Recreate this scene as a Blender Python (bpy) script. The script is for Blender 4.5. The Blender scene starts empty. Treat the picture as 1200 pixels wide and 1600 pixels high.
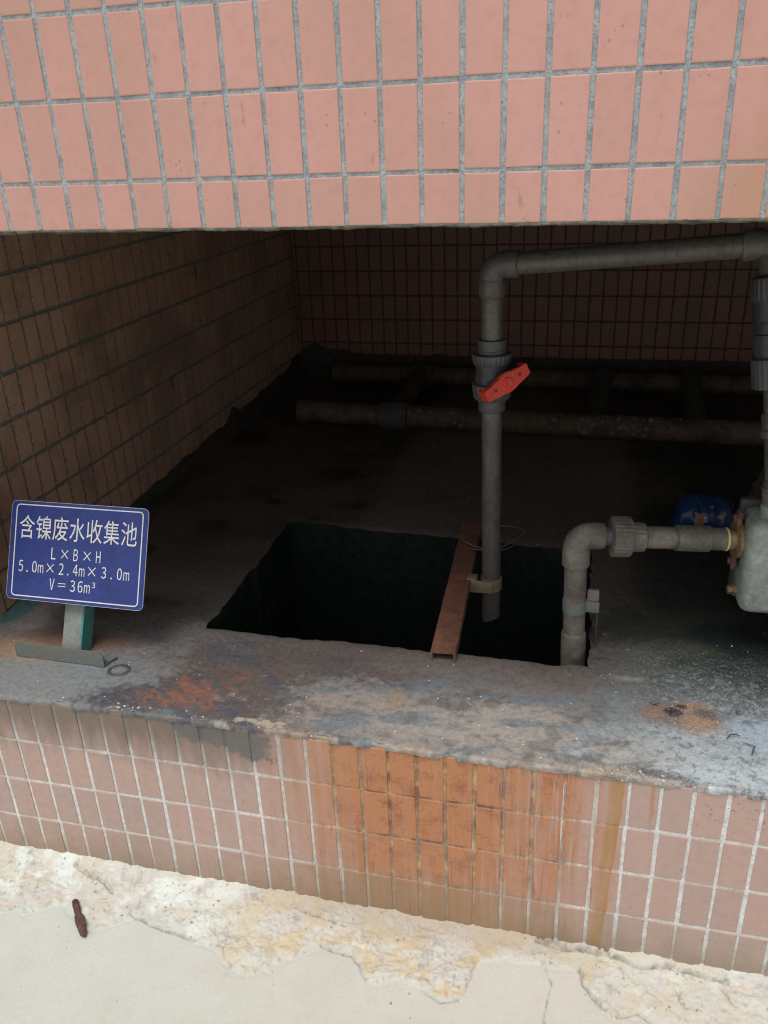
import bpy, bmesh, math, random
import numpy as np
from mathutils import Vector, Matrix, Quaternion

scene = bpy.context.scene
COL = scene.collection
random.seed(7)
R = math.radians

# ------------------------------------------------------------------ camera
cam_data = bpy.data.cameras.new("camera")
cam_data.sensor_fit = 'VERTICAL'
cam_data.sensor_height = 32.0
cam_data.lens = 1298.21 / 1600 * 32.0
cam_data.clip_start = 0.05
cam_data.clip_end = 500
cam = bpy.data.objects.new("camera", cam_data)
COL.objects.link(cam)
cr = Vector((0.97159203, 0.23361872, -0.03783134))
cu = Vector((-0.06214184, 0.40608122, 0.91172169))
cf = Vector((-0.22835785, 0.88347062, -0.40906278))
cam.matrix_world = Matrix(((cr.x, cu.x, -cf.x, 0.76504), (cr.y, cu.y, -cf.y, -1.08818), (cr.z, cu.z, -cf.z, 1.34926), (0, 0, 0, 1)))
scene.camera = cam

# ------------------------------------------------------------------ daylight (overcast)
SUN_EL, SUN_ROT = R(70), R(190)
world = bpy.data.worlds.new("World")
scene.world = world
world.use_nodes = True
wn = world.node_tree
bg = wn.nodes["Background"]
sky = wn.nodes.new("ShaderNodeTexSky")
sky.sky_type = 'NISHITA'
sky.sun_disc = False
sky.sun_elevation = SUN_EL
sky.sun_rotation = SUN_ROT
sky.dust_density = 3.0
hs = wn.nodes.new("ShaderNodeHueSaturation")          # cloud cover: the sky loses most of its blue
hs.inputs['Saturation'].default_value = 0.22
wn.links.new(sky.outputs[0], hs.inputs['Color'])
wn.links.new(hs.outputs[0], bg.inputs['Color'])
bg.inputs['Strength'].default_value = 0.10
sun_data = bpy.data.lights.new("sun", 'SUN')
sun_data.energy = 1.2
sun_data.angle = R(30)
sun_data.color = (1.0, 0.97, 0.92)
sun = bpy.data.objects.new("sun", sun_data)
sd = Vector((math.sin(SUN_ROT) * math.cos(SUN_EL), math.cos(SUN_ROT) * math.cos(SUN_EL), math.sin(SUN_EL)))
sun.rotation_euler = sd.to_track_quat('Z', 'Y').to_euler()
sun.location = sd * 20
COL.objects.link(sun)
scene.view_settings.view_transform = 'Standard'
scene.view_settings.look = 'None'
scene.view_settings.gamma = 1.0
scene.view_settings.use_curve_mapping = False
scene.view_settings.exposure = 0.55
scene.cycles.max_bounces = 8
scene.cycles.use_denoising = True
scene.cycles.filter_width = 1.1

# ------------------------------------------------------------------ numpy noise
def _hash(ix, iy, seed):
    h = (ix.astype(np.int64) * 374761393 + iy.astype(np.int64) * 668265263 + seed * 1442695041) & 0xffffffff
    h = ((h ^ (h >> 13)) * 1274126177) & 0xffffffff
    return ((h ^ (h >> 16)) & 0xffff) / 65535.0

def vnoise(x, y, seed=0):
    ix, iy = np.floor(x), np.floor(y)
    fx, fy = x - ix, y - iy
    fx, fy = fx * fx * (3 - 2 * fx), fy * fy * (3 - 2 * fy)
    a, b = _hash(ix, iy, seed), _hash(ix + 1, iy, seed)
    c, d = _hash(ix, iy + 1, seed), _hash(ix + 1, iy + 1, seed)
    return (a * (1 - fx) + b * fx) * (1 - fy) + (c * (1 - fx) + d * fx) * fy

def fbm(x, y, seed=0, octv=4, gain=0.5):
    x, y = np.asarray(x, float), np.asarray(y, float)
    s, amp, tot = 0.0, 1.0, 0.0
    for k in range(octv):
        s = s + amp * vnoise(x * 2 ** k + 17.3 * k, y * 2 ** k - 9.1 * k, seed + k)
        tot += amp
        amp *= gain
    return s / tot

def sstep(a, b, x):
    t = np.clip((x - a) / (b - a), 0, 1)
    return t * t * (3 - 2 * t)

# ------------------------------------------------------------------ objects
def tag(o, label=None, cat=None, group=None, kind=None):
    if label: o["label"] = label
    if cat: o["category"] = cat
    if group: o["group"] = group
    if kind: o["kind"] = kind
    return o

def thing(name, loc, label, cat, group=None):
    o = bpy.data.objects.new(name, None)
    o.empty_display_size = 0.05
    o.location = loc
    COL.objects.link(o)
    return tag(o, label, cat, group)

def wloc(o):
    v = Vector((0, 0, 0))
    while o is not None:
        v += o.location
        o = o.parent
    return v

def put(name, me, parent=None):
    """link a mesh whose coordinates are world coordinates; a part is moved into its parent's frame"""
    o = bpy.data.objects.new(name, me)
    if parent is not None:
        me.transform(Matrix.Translation(-wloc(parent)))
        o.parent = parent
    COL.objects.link(o)
    return o

def obj(name, bm, mat, parent=None, smooth=True):
    bmesh.ops.recalc_face_normals(bm, faces=bm.faces)
    me = bpy.data.meshes.new(name)
    bm.to_mesh(me)
    bm.free()
    for m in (mat if isinstance(mat, (list, tuple)) else [mat]):
        me.materials.append(m)
    if smooth:
        me.polygons.foreach_set("use_smooth", [True] * len(me.polygons))
        me.set_sharp_from_angle(angle=R(38))
    return put(name, me, parent)

def np_mesh(name, co, quads, mat_idx=None, mats=(), smooth=False):
    me = bpy.data.meshes.new(name)
    co = np.asarray(co, np.float32)
    quads = np.asarray(quads, np.int32)
    me.vertices.add(len(co))
    me.vertices.foreach_set("co", co.ravel())
    me.loops.add(quads.size)
    me.loops.foreach_set("vertex_index", quads.ravel())
    me.polygons.add(len(quads))
    me.polygons.foreach_set("loop_start", np.arange(0, quads.size, 4, dtype=np.int32))
    for m in mats: me.materials.append(m)
    if mat_idx is not None: me.polygons.foreach_set("material_index", np.asarray(mat_idx, np.int32))
    me.polygons.foreach_set("use_smooth", np.full(len(quads), smooth))
    me.update(calc_edges=True)
    me.validate()
    return me

def attr_f(me, name, vals):
    a = me.attributes.new(name, 'FLOAT', 'POINT')
    a.data.foreach_set("value", np.asarray(vals, np.float32).ravel())

def attr_c(me, name, rgb):
    rgb = np.asarray(rgb, np.float32)
    a = me.attributes.new(name, 'FLOAT_COLOR', 'POINT')
    a.data.foreach_set("color", np.concatenate([rgb, np.ones((len(rgb), 1), np.float32)], 1).ravel())

def grid_quads(nx, ny, keep=None):
    i, j = np.meshgrid(np.arange(nx - 1), np.arange(ny - 1), indexing='ij')
    a = i * ny + j
    q = np.stack([a, a + ny, a + ny + 1, a + 1], -1)
    return q[keep] if keep is not None else q.reshape(-1, 4)

def frame(d):
    d = Vector(d).normalized()
    a = Vector((0, 0, 1)) if abs(d.z) < 0.9 else Vector((1, 0, 0))
    x = d.cross(a).normalized()
    return d, x, d.cross(x)

def add_lathe(bm, P, D, prof, seg=40, ribs=0, rib=0.0, caps=True):
    """revolve (t, r) profile round the axis from P along D; ribs: number of grip ridges"""
    d, x, y = frame(D)
    P = Vector(P)
    rings = []
    n = ribs * 4 if ribs else seg
    for t, r in prof:
        ring = []
        for k in range(n):
            a = 2 * math.pi * k / n
            rr = r * (1 + (rib if (k % 4) in (0, 1) else 0)) if ribs else r
            ring.append(bm.verts.new(P + d * t + (x * math.cos(a) + y * math.sin(a)) * rr))
        rings.append(ring)
    for a, b in zip(rings, rings[1:]):
        for k in range(n):
            bm.faces.new((a[k], a[(k + 1) % n], b[(k + 1) % n], b[k]))
    if caps:
        bm.faces.new(rings[0][::-1])
        bm.faces.new(rings[-1])

def lathe(name, P, D, prof, mat, parent, **kw):
    bm = bmesh.new()
    add_lathe(bm, P, D, prof, **kw)
    return obj(name, bm, mat, parent)

def add_tube(bm, pts, r, seg=24, caps=True):
    pts = [Vector(p) for p in pts]
    n = len(pts)
    tang = []
    for i in range(n):
        t = (pts[min(i + 1, n - 1)] - pts[max(i - 1, 0)]).normalized()
        tang.append(t)
    d, x, y = frame(tang[0])
    rings = []
    for i, p in enumerate(pts):
        if i:
            q = tang[i - 1].rotation_difference(tang[i])
            x = q @ x
        yy = tang[i].cross(x)
        rr = r[i] if isinstance(r, (list, tuple)) else r
        rings.append([bm.verts.new(p + (x * math.cos(2 * math.pi * k / seg) + yy * math.sin(2 * math.pi * k / seg)) * rr) for k in range(seg)])
    for a, b in zip(rings, rings[1:]):
        for k in range(seg):
            bm.faces.new((a[k], a[(k + 1) % seg], b[(k + 1) % seg], b[k]))
    if caps:
        bm.faces.new(rings[0][::-1])
        bm.faces.new(rings[-1])

def add_box(bm, c, size, rot=None, bevel=0.0, seg=2):
    m = Matrix.Translation(Vector(c)) @ (rot.to_4x4() if rot is not None else Matrix.Identity(4)) @ Matrix.Diagonal((*size, 1))
    r = bmesh.ops.create_cube(bm, size=1.0, matrix=m)
    if bevel:
        es = list({e for v in r['verts'] for e in v.link_edges})
        bmesh.ops.bevel(bm, geom=es, offset=bevel, segments=seg, affect='EDGES', profile=0.5)

def add_prism(bm, pts, origin, ux, uy, un, depth):
    """extrude a flat outline (pts in ux, uy) by depth along un"""
    o, ux, uy, un = Vector(origin), Vector(ux), Vector(uy), Vector(un)
    a = [bm.verts.new(o + ux * p[0] + uy * p[1]) for p in pts]
    b = [bm.verts.new(o + ux * p[0] + uy * p[1] + un * depth) for p in pts]
    n = len(pts)
    bm.faces.new(a[::-1]); bm.faces.new(b)
    for k in range(n):
        bm.faces.new((a[k], a[(k + 1) % n], b[(k + 1) % n], b[k]))

def elbow_path(P0, C, P1, r, n=10):
    """points from P0 to P1 that round the corner C with bend radius r"""
    P0, C, P1 = Vector(P0), Vector(C), Vector(P1)
    a, b = (P0 - C).normalized(), (P1 - C).normalized()
    half = a.angle(b) / 2
    tl = r / math.tan(half)
    s, e = C + a * tl, C + b * tl
    ctr = C + (a + b).normalized() * (r / math.sin(half))
    va, vb = s - ctr, e - ctr
    pts = [P0]
    for k in range(n + 1):
        t = k / n
        ang = va.angle(vb)
        v = (va * math.sin((1 - t) * ang) + vb * math.sin(t * ang)) / math.sin(ang)
        pts.append(ctr + v)
    pts.append(P1)
    return pts

# ------------------------------------------------------------------ material helper
class NT:
    def __init__(self, name):
        self.mat = bpy.data.materials.new(name)
        self.mat.use_nodes = True
        self.t = self.mat.node_tree
        self.bsdf = self.t.nodes["Principled BSDF"]
        self._pos = None
    def node(self, typ, **props):
        n = self.t.nodes.new(typ)
        for k, v in props.items(): setattr(n, k, v)
        return n
    def link(self, sock, v):
        if isinstance(v, bpy.types.NodeSocket): self.t.links.new(v, sock)
        elif v is not None:
            if hasattr(sock.default_value, '__len__') and len(sock.default_value) == 4 and len(v) == 3: v = (*v, 1)
            sock.default_value = v
    def set(self, **kw):
        for k, v in kw.items(): self.link(self.bsdf.inputs[k.replace('_', ' ')], v)
    @property
    def pos(self):
        if self._pos is None: self._pos = self.node("ShaderNodeNewGeometry").outputs['Position']
        return self._pos
    def objc(self): return self.node("ShaderNodeTexCoord").outputs['Object']
    def uv(self): return self.node("ShaderNodeTexCoord").outputs['UV']
    def attr(self, name, fac=True):
        n = self.node("ShaderNodeAttribute", attribute_name=name)
        return n.outputs['Fac' if fac else 'Color']
    def math(self, op, a, b=None, c=None, clamp=False):
        n = self.node("ShaderNodeMath", operation=op, use_clamp=clamp)
        self.link(n.inputs[0], a)
        if b is not None: self.link(n.inputs[1], b)
        if c is not None: self.link(n.inputs[2], c)
        return n.outputs[0]
    def mul(self, a, b): return self.math('MULTIPLY', a, b)
    def add(self, a, b): return self.math('ADD', a, b)
    def step(self, a, b, x):
        n = self.node("ShaderNodeMapRange", interpolation_type='SMOOTHSTEP')
        self.link(n.inputs[0], x)
        n.inputs[1].default_value, n.inputs[2].default_value = a, b
        return n.outputs[0]
    def rng(self, x, a, b, c, d):
        n = self.node("ShaderNodeMapRange")
        self.link(n.inputs[0], x)
        for k, v in enumerate((a, b, c, d)): n.inputs[k + 1].default_value = v
        return n.outputs[0]
    def sep(self, v):
        n = self.node("ShaderNodeSeparateXYZ"); self.link(n.inputs[0], v)
        return n.outputs
    def comb(self, x, y, z):
        n = self.node("ShaderNodeCombineXYZ")
        for s, v in zip(n.inputs, (x, y, z)): self.link(s, v)
        return n.outputs[0]
    def scale(self, v, s):
        n = self.node("ShaderNodeVectorMath", operation='MULTIPLY')
        self.link(n.inputs[0], v); n.inputs[1].default_value = s
        return n.outputs[0]
    def noise(self, v, scale, detail=4, rough=0.55, dist=0.0):
        n = self.node("ShaderNodeTexNoise")
        self.link(n.inputs['Vector'], v)
        n.inputs['Scale'].default_value = scale; n.inputs['Detail'].default_value = detail
        n.inputs['Roughness'].default_value = rough; n.inputs['Distortion'].default_value = dist
        return n.outputs['Fac']
    def voro(self, v, scale, feat='F1'):
        n = self.node("ShaderNodeTexVoronoi", feature=feat)
        self.link(n.inputs['Vector'], v); n.inputs['Scale'].default_value = scale
        return n.outputs
    def mix(self, f, a, b, mode='MIX'):
        n = self.node("ShaderNodeMix", data_type='RGBA', blend_type=mode)
        self.link(n.inputs[0], f); self.link(n.inputs[6], a); self.link(n.inputs[7], b)
        return n.outputs[2]
    def ramp(self, x, stops, interp='LINEAR'):
        n = self.node("ShaderNodeValToRGB"); self.link(n.inputs[0], x)
        e = n.color_ramp.elements; n.color_ramp.interpolation = interp
        while len(e) > 1: e.remove(e[-1])
        for k, (p, c) in enumerate(stops):
            if not hasattr(c, '__len__'): c = (c, c, c)
            el = e[0] if k == 0 else e.new(p)
            el.position = p; el.color = (*c, 1)
        return n.outputs[0]
    def bump(self, h, strength=0.3, dist=0.002, normal=None):
        n = self.node("ShaderNodeBump")
        n.inputs['Strength'].default_value = strength; n.inputs['Distance'].default_value = dist
        self.link(n.inputs['Height'], h)
        if normal is not None: self.link(n.inputs['Normal'], normal)
        return n.outputs[0]

def simple(name, col, rough=0.5, metal=0.0, dirt=None, dirt_amt=0.35, dscale=30, bump=0.15, spec=None, vert=False, second=None):
    """painted, plastic or metal surface with dirt patches, fine mottling and a light bump"""
    m = NT(name)
    p = m.pos
    n1 = m.noise(p, dscale, 6, 0.65)
    n2 = m.noise(p, dscale * 7, 4, 0.6)
    c = m.mix(m.step(0.3, 0.75, n2), tuple(x * 0.82 for x in col), tuple(min(1, x * 1.15) for x in col))
    if second: c = m.mix(m.step(0.52, 0.6, m.noise(p, dscale * 0.6, 5, 0.7)), c, second)
    if dirt is not None:
        f = m.mul(m.step(0.42, 0.72, n1), dirt_amt * 2)
        if vert:
            s = m.noise(m.scale(p, (90, 90, 6)), 1, 4)
            f = m.math('MAXIMUM', f, m.mul(m.step(0.5, 0.75, s), dirt_amt * 2))
        c = m.mix(m.math('MINIMUM', f, 0.95), c, dirt)
    m.set(Base_Color=c, Metallic=metal, Roughness=m.rng(n1, 0.3, 0.7, max(0.05, rough - 0.1), min(1, rough + 0.15)))
    if spec is not None: m.set(Specular_IOR_Level=spec)
    m.set(Normal=m.bump(m.add(n2, m.mul(n1, 0.6)), bump, 0.001))
    return m.mat

# ------------------------------------------------------------------ tiled walls
def tile_parts(ul, vl, ub, vb, gu, gv, P, rs, jit=0.0006, tilt=0.00035):
    """tiles between the joint lines ul x vl, cut at the bounds; P(u, v, depth) -> world"""
    u0, u1 = np.maximum(ul[:-1] + gu / 2, ub[0]), np.minimum(ul[1:] - gu / 2, ub[1])
    v0, v1 = np.maximum(vl[:-1] + gv / 2, vb[0]), np.minimum(vl[1:] - gv / 2, vb[1])
    U0, V0 = [a.ravel() for a in np.meshgrid(u0, v0, indexing='ij')]
    U1, V1 = [a.ravel() for a in np.meshgrid(u1, v1, indexing='ij')]
    ok = (U1 - U0 > 0.008) & (V1 - V0 > 0.008)
    U0, U1, V0, V1 = U0[ok], U1[ok], V0[ok], V1[ok]
    n = len(U0)
    j = lambda a: rs.uniform(-a, a, n)
    du, dv = j(jit), j(jit)
    cu = np.stack([U0 + du + j(jit / 2), U1 + du + j(jit / 2), U1 + du + j(jit / 2), U0 + du + j(jit / 2)], 1)
    cv = np.stack([V0 + dv + j(jit / 2), V0 + dv + j(jit / 2), V1 + dv + j(jit / 2), V1 + dv + j(jit / 2)], 1)
    su, sv = np.array([1, -1, -1, 1]), np.array([1, 1, -1, -1])
    tz = j(tilt)[:, None] + np.stack([j(tilt), j(tilt), j(tilt), j(tilt)], 1) * 0.6
    rings = []
    for ins, dep in ((0, 0.0026), (0, 0.0007), (0.0005, 0.00022), (0.0016, 0.0)):
        rings.append(P(cu + su * ins, cv + sv * ins, dep + tz * (dep < 0.002)))
    co = np.stack(rings, 1).reshape(-1, 3)                  # n, 4 rings, 4 corners
    base = np.arange(n)[:, None] * 16
    q = []
    for r in range(3):
        for k in range(4):
            a, b = r * 4 + k, r * 4 + (k + 1) % 4
            q.append(np.concatenate([base + a, base + b, base + b + 4, base + a + 4], 1))
    q.append(np.concatenate([base + 12, base + 13, base + 14, base + 15], 1))
    quads = np.stack(q, 1).reshape(-1, 4)
    tu = np.tile(np.array([0, 1, 1, 0.]), (n, 4)); tv = np.tile(np.array([0, 0, 1, 1.]), (n, 4))
    rnd = np.repeat(rs.uniform(0, 1, n), 16)
    return co, quads, tu.ravel(), tv.ravel(), rnd

BOXQ = np.array([[0, 1, 3, 2], [4, 6, 7, 5], [0, 4, 5, 1], [2, 3, 7, 6], [0, 2, 6, 4], [1, 5, 7, 3]])
def box_co(lo, hi):
    return np.array([[(lo, hi)[i][0], (lo, hi)[j][1], (lo, hi)[k][2]] for i in (0, 1) for j in (0, 1) for k in (0, 1)], float)

def tiled_wall(name, tiles, boxes, mats):
    co, quads, tu, tv, rnd = tiles
    mi = [0] * len(quads)
    cos, qs = [co], [quads]
    n = len(co)
    for lo, hi, m in boxes:
        cos.append(box_co(lo, hi)); qs.append(BOXQ + n); n += 8
        mi += [m] * 6
    me = np_mesh(name, np.concatenate(cos), np.concatenate(qs), mi, mats)
    pad = np.zeros(n - len(co))
    attr_f(me, "tu", np.r_[tu, pad]); attr_f(me, "tv", np.r_[tv, pad]); attr_f(me, "rnd", np.r_[rnd, pad])
    return put(name, me)

def tile_mat(name, A, B, smear_col, w, h, smear=0.0022, rough=0.42, stain=None, spots=(0.06, 0.04, 0.03), big=None, spot_amt=0.5):
    m = NT(name)
    p = m.pos
    rnd = m.attr("rnd")
    tu, tv = m.attr("tu"), m.attr("tv")
    eu = m.mul(m.math('MINIMUM', tu, m.math('SUBTRACT', 1.0, tu)), w)
    ev = m.mul(m.math('MINIMUM', tv, m.math('SUBTRACT', 1.0, tv)), h)
    edge = m.math('MINIMUM', eu, ev)
    c = m.mix(rnd, A, B)
    fine = m.noise(p, 900, 3, 0.6)
    mid = m.noise(p, 60, 6, 0.6)
    c = m.mix(m.mul(m.step(0.25, 0.75, fine), 0.16), c, (0.85, 0.8, 0.75), 'MULTIPLY')
    c = m.mix(m.mul(m.step(0.4, 0.8, mid), 0.25), c, (0.62, 0.55, 0.5), 'MULTIPLY')
    if big is not None:
        c = m.mix(m.mul(m.step(0.42, 0.66, m.noise(p, 2.3, 4, 0.55)), big[1]), c, big[0])
    # small dark pits and chips, few
    v = m.voro(p, 75)
    pit = m.mul(m.math('LESS_THAN', v['Distance'], 0.13), m.math('GREATER_THAN', m.noise(p, 23, 2), 0.6))
    c = m.mix(m.mul(pit, spot_amt), c, spots)
    if stain is not None: c = stain(m, c, p)
    # mortar haze creeping over the rim of each tile
    f = m.math('LESS_THAN', m.add(edge, m.mul(m.math('SUBTRACT', m.noise(p, 190, 4, 0.7), 0.5), 0.012)), smear * 0.35)
    c = m.mix(m.mul(f, 0.85), c, smear_col)
    m.set(Base_Color=c, Roughness=m.rng(mid, 0.3, 0.7, rough - 0.08, rough + 0.18))
    m.set(Normal=m.bump(m.add(m.mul(fine, 0.35), m.noise(p, 35, 3)), 0.12, 0.0015))
    return m.mat

def grout_mat(name, A, B, dark, stain=None, dark_amt=0.6, spec=None):
    m = NT(name)
    p = m.pos
    n1 = m.noise(p, 45, 6, 0.7)
    n2 = m.noise(p, 420, 4, 0.7)
    c = m.mix(m.step(0.38, 0.62, n1), A, B)
    c = m.mix(m.mul(m.step(0.47, 0.66, n2), 0.6), c, dark)
    c = m.mix(m.mul(m.step(0.62, 0.7, m.noise(p, 14, 5, 0.75)), dark_amt), c, dark)
    if spec is not None: m.set(Specular_IOR_Level=spec)
    if stain is not None: c = stain(m, c, p)
    m.set(Base_Color=c, Roughness=0.9)
    m.set(Normal=m.bump(m.add(n1, m.mul(n2, 0.7)), 0.8, 0.002))
    return m.mat

# --- what has run down the parapet: rust water, grime, a patch of grey paint
WX0, WX1 = -0.4, 1.3
def xr(x): return (x - WX0) / (WX1 - WX0)
def rust_stain(grout):
    def f(m, c, p):
        x, y, z = m.sep(p)
        xn = m.rng(x, WX0, WX1, 0, 1)
        band = m.ramp(xn, [(0, 0.0), (xr(0.20), 0.03), (xr(0.25), 0.5), (xr(0.33), 0.66), (xr(0.38), 0.88), (xr(0.47), 1.0), (xr(0.62), 1.0), (xr(0.67), 0.86),
                           (xr(0.72), 0.82), (xr(0.76), 0.92), (xr(0.80), 0.62), (xr(0.86), 0.5), (xr(0.88), 0.12), (xr(0.92), 0.05), (1, 0.0)])
        st = m.noise(m.scale(p, (55, 1, 3.2)), 1, 6, 0.62)
        st2 = m.noise(m.scale(p, (170, 1, 6)), 1, 4, 0.6)
        blotch = m.noise(p, 26, 5, 0.65)
        mixn = m.add(m.add(m.mul(st, 0.55), m.mul(st2, 0.2)), m.mul(blotch, 0.25))
        zf = m.ramp(m.rng(z, 0.0, 0.42, 0, 1), [(0, 0.75), (0.22, 0.8), (0.3, 0.9), (0.7, 1.0), (1, 1.0)])
        amt = m.step(0.30, 0.78, m.add(mixn, m.math('SUBTRACT', m.mul(m.mul(band, zf), 0.66), 0.40)))
        col = m.ramp(m.add(m.mul(blotch, 0.6), m.mul(m.noise(p, 210, 4, 0.7), 0.4)), [(0.34, (0.17, 0.06, 0.022)), (0.43, (0.36, 0.13, 0.045)), (0.52, (0.47, 0.20, 0.08)), (0.68, (0.42, 0.145, 0.065))])
        if grout: col = m.mix(0.75, col, m.ramp(blotch, [(0.42, (0.11, 0.052, 0.025)), (0.5, (0.26, 0.15, 0.065)), (0.62, (0.50, 0.38, 0.20))]))
        col = m.mix(m.step(0.14, 0.06, z), col, (0.29, 0.17, 0.085))
        # pale runs where clean water has washed the rust away
        wash = m.mul(m.step(0.56, 0.66, m.noise(m.scale(p, (120, 1, 5)), 1, 4, 0.6)), m.ramp(xn, [(0, 0), (xr(0.58), 0.1), (xr(0.66), 0.9), (xr(0.84), 0.9), (xr(0.88), 0), (1, 0)]))
        amt = m.mul(amt, m.math('SUBTRACT', 1.0, m.mul(wash, 0.8)))
        c = m.mix(m.mul(amt, 0.95 if grout else 0.92), c, col)
        # dark red drip lines
        wv = m.mul(m.math('SUBTRACT', m.noise(m.scale(p, (30, 1, 22)), 1, 3), 0.5), 0.012)
        d = m.noise(m.comb(m.mul(m.add(x, wv), 200), 0.0, m.mul(z, 11)), 1, 4, 0.6)
        dm = m.mul(m.step(0.56, 0.66, d), m.step(0.40, 0.58, m.noise(p, 17, 4)))
        c = m.mix(m.mul(m.mul(dm, m.math('MINIMUM', m.mul(band, 1.3), 1.0)), 0.5), c, m.mix(m.step(0.45, 0.3, x), (0.24, 0.075, 0.03), (0.40, 0.12, 0.05)))
        # one broad ochre run, edge to foot
        xs = m.add(m.math('SUBTRACT', x, m.rng(z, 0.0, 0.41, 0.838, 0.853)), m.mul(m.math('SUBTRACT', m.noise(m.scale(p, (1, 1, 14)), 1, 3), 0.5), 0.012))
        run = m.mul(m.step(-0.016, -0.004, xs), m.step(0.0120, 0.0105, xs))
        c = m.mix(m.mul(run, m.rng(m.noise(m.scale(p, (90, 1, 9)), 1, 4), 0.3, 0.65, 0.45, 0.95)), c, m.mix(m.noise(p, 40, 4), (0.33, 0.155, 0.04), (0.44, 0.25, 0.085)))
        xs = m.add(m.math('SUBTRACT', x, 0.908), m.mul(m.math('SUBTRACT', m.noise(m.scale(p, (1, 1, 22)), 1, 3), 0.5), 0.01))
        run = m.mul(m.step(0.005, 0.002, m.math('ABSOLUTE', xs)), m.step(0.27, 0.36, z))
        c = m.mix(m.mul(run, 0.6), c, (0.40, 0.2, 0.07))
        # grime in the top course on the left
        g = m.ramp(xn, [(0, 0.95), (xr(0.0), 1.0), (xr(0.2), 1.0), (xr(0.27), 0.4), (xr(0.33), 0.0), (1, 0.0)])
        gz = m.step(0.265, 0.38, m.add(z, m.mul(m.math('SUBTRACT', m.noise(m.scale(p, (40, 1, 12)), 1, 5), 0.5), 0.13)))
        c = m.mix(m.mul(m.mul(g, gz), 0.8), c, (0.13, 0.10, 0.07))
        # brown tide mark at the foot
        tz = m.step(0.085, 0.0, m.add(z, m.mul(m.math('SUBTRACT', m.noise(p, 20, 5, 0.6), 0.5), 0.12)))
        c = m.mix(m.mul(tz, 0.6), c, (0.25, 0.18, 0.105))
        lowc = m.step(0.112, 0.088, m.add(z, m.mul(m.math('SUBTRACT', m.noise(p, 26, 5, 0.65), 0.5), 0.09)))
        xb = m.ramp(xn, [(0, 0.35), (xr(0.0), 0.35), (xr(0.2), 0.4), (xr(0.35), 0.75), (xr(0.6), 0.75), (xr(0.75), 0.3), (xr(0.87), 0.5), (1, 0.5)])
        tone = m.ramp(xn, [(0, (0.30, 0.235, 0.165)), (xr(0.2), (0.29, 0.20, 0.13)), (xr(0.6), (0.36, 0.205, 0.095)), (xr(0.84), (0.31, 0.25, 0.18)), (xr(0.9), (0.33, 0.30, 0.25)), (1, (0.33, 0.30, 0.25))])
        c = m.mix(m.mul(m.mul(lowc, xb), m.mul(m.rng(m.noise(p, 19, 5, 0.65), 0.3, 0.65, 0.25, 1.0), 0.45 if grout else 0.95)), c, tone)
        # patch of old grey paint in the first course
        px = m.math('SUBTRACT', x, 0.165); pz = m.math('SUBTRACT', z, m.rng(x, 0.07, 0.26, 0.402, 0.362))
        wob = m.mul(m.math('SUBTRACT', m.noise(p, 34, 6, 0.7), 0.5), 0.085)
        pm = m.mul(m.step(0.1, 0.085, m.add(m.math('ABSOLUTE', px), wob)), m.step(0.034, 0.026, m.add(m.math('ABSOLUTE', pz), wob)))
        c = m.mix(m.mul(pm, 0.85), c, (0.125, 0.125, 0.12))
        # black scuffs upper right
        sc = m.mul(m.step(0.60, 0.64, m.noise(p, 150, 3, 0.6)), m.mul(m.step(0.96, 1.0, x), m.step(0.30, 0.36, z)))
        c = m.mix(m.mul(m.mul(sc, m.step(0.45, 0.55, m.noise(p, 30, 2))), 0.85), c, (0.04, 0.03, 0.03))
        # scattered lime dashes
        lm = m.mul(m.step(0.68, 0.72, m.noise(m.scale(p, (60, 1, 210)), 1, 3, 0.6)), 0.5)
        c = m.mix(m.mul(lm, 0.5), c, (0.6, 0.55, 0.5))
        return c
    return f

def lintel_stain(m, c, p):
    x, y, z = m.sep(p)
    f = m.mul(m.step(0.86, 1.04, m.add(x, m.mul(m.noise(p, 9, 4), 0.12))), m.step(0.40, 0.62, m.noise(m.scale(p, (16, 1, 5)), 1, 4)))
    c = m.mix(m.mul(f, 0.35), c, (0.46, 0.24, 0.11))
    s = m.mul(m.step(0.60, 0.68, m.noise(m.scale(p, (60, 1, 20)), 1, 4, 0.65)), m.step(0.57, 0.63, m.noise(p, 8, 2)))
    return m.mix(m.mul(s, 0.4), c, (0.16, 0.14, 0.12))

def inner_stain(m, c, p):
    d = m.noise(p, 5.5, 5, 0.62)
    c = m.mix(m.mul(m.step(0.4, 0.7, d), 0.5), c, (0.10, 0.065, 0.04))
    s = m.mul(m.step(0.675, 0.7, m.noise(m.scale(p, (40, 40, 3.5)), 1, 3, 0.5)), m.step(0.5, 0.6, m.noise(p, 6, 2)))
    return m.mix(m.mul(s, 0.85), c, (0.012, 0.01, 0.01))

M_tile_up = tile_mat("pink_tile", (0.555, 0.308, 0.258), (0.605, 0.322, 0.280), (0.42, 0.42, 0.4), 0.042, 0.091, smear=-0.006, stain=lintel_stain, spot_amt=0.35, big=((0.46, 0.265, 0.195), 0.6))
M_grout_up = grout_mat("grey_grout", (0.285, 0.315, 0.325), (0.42, 0.455, 0.465), (0.11, 0.125, 0.13), dark_amt=0.6)
M_tile_low = tile_mat("weathered_pink_tile", (0.45, 0.325, 0.285), (0.49, 0.335, 0.288), (0.52, 0.50, 0.45), 0.043, 0.093, smear=-0.007, stain=rust_stain(False), spot_amt=0.5)
M_grout_low = grout_mat("pale_grout", (0.62, 0.63, 0.60), (0.80, 0.82, 0.80), (0.36, 0.32, 0.26), stain=rust_stain(True), dark_amt=0.55)
M_tile_in = tile_mat("grimy_pink_tile", (0.47, 0.275, 0.182), (0.52, 0.31, 0.215), (0.1, 0.09, 0.07), 0.045, 0.095, smear=0.0012, stain=inner_stain, rough=0.5)
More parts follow.
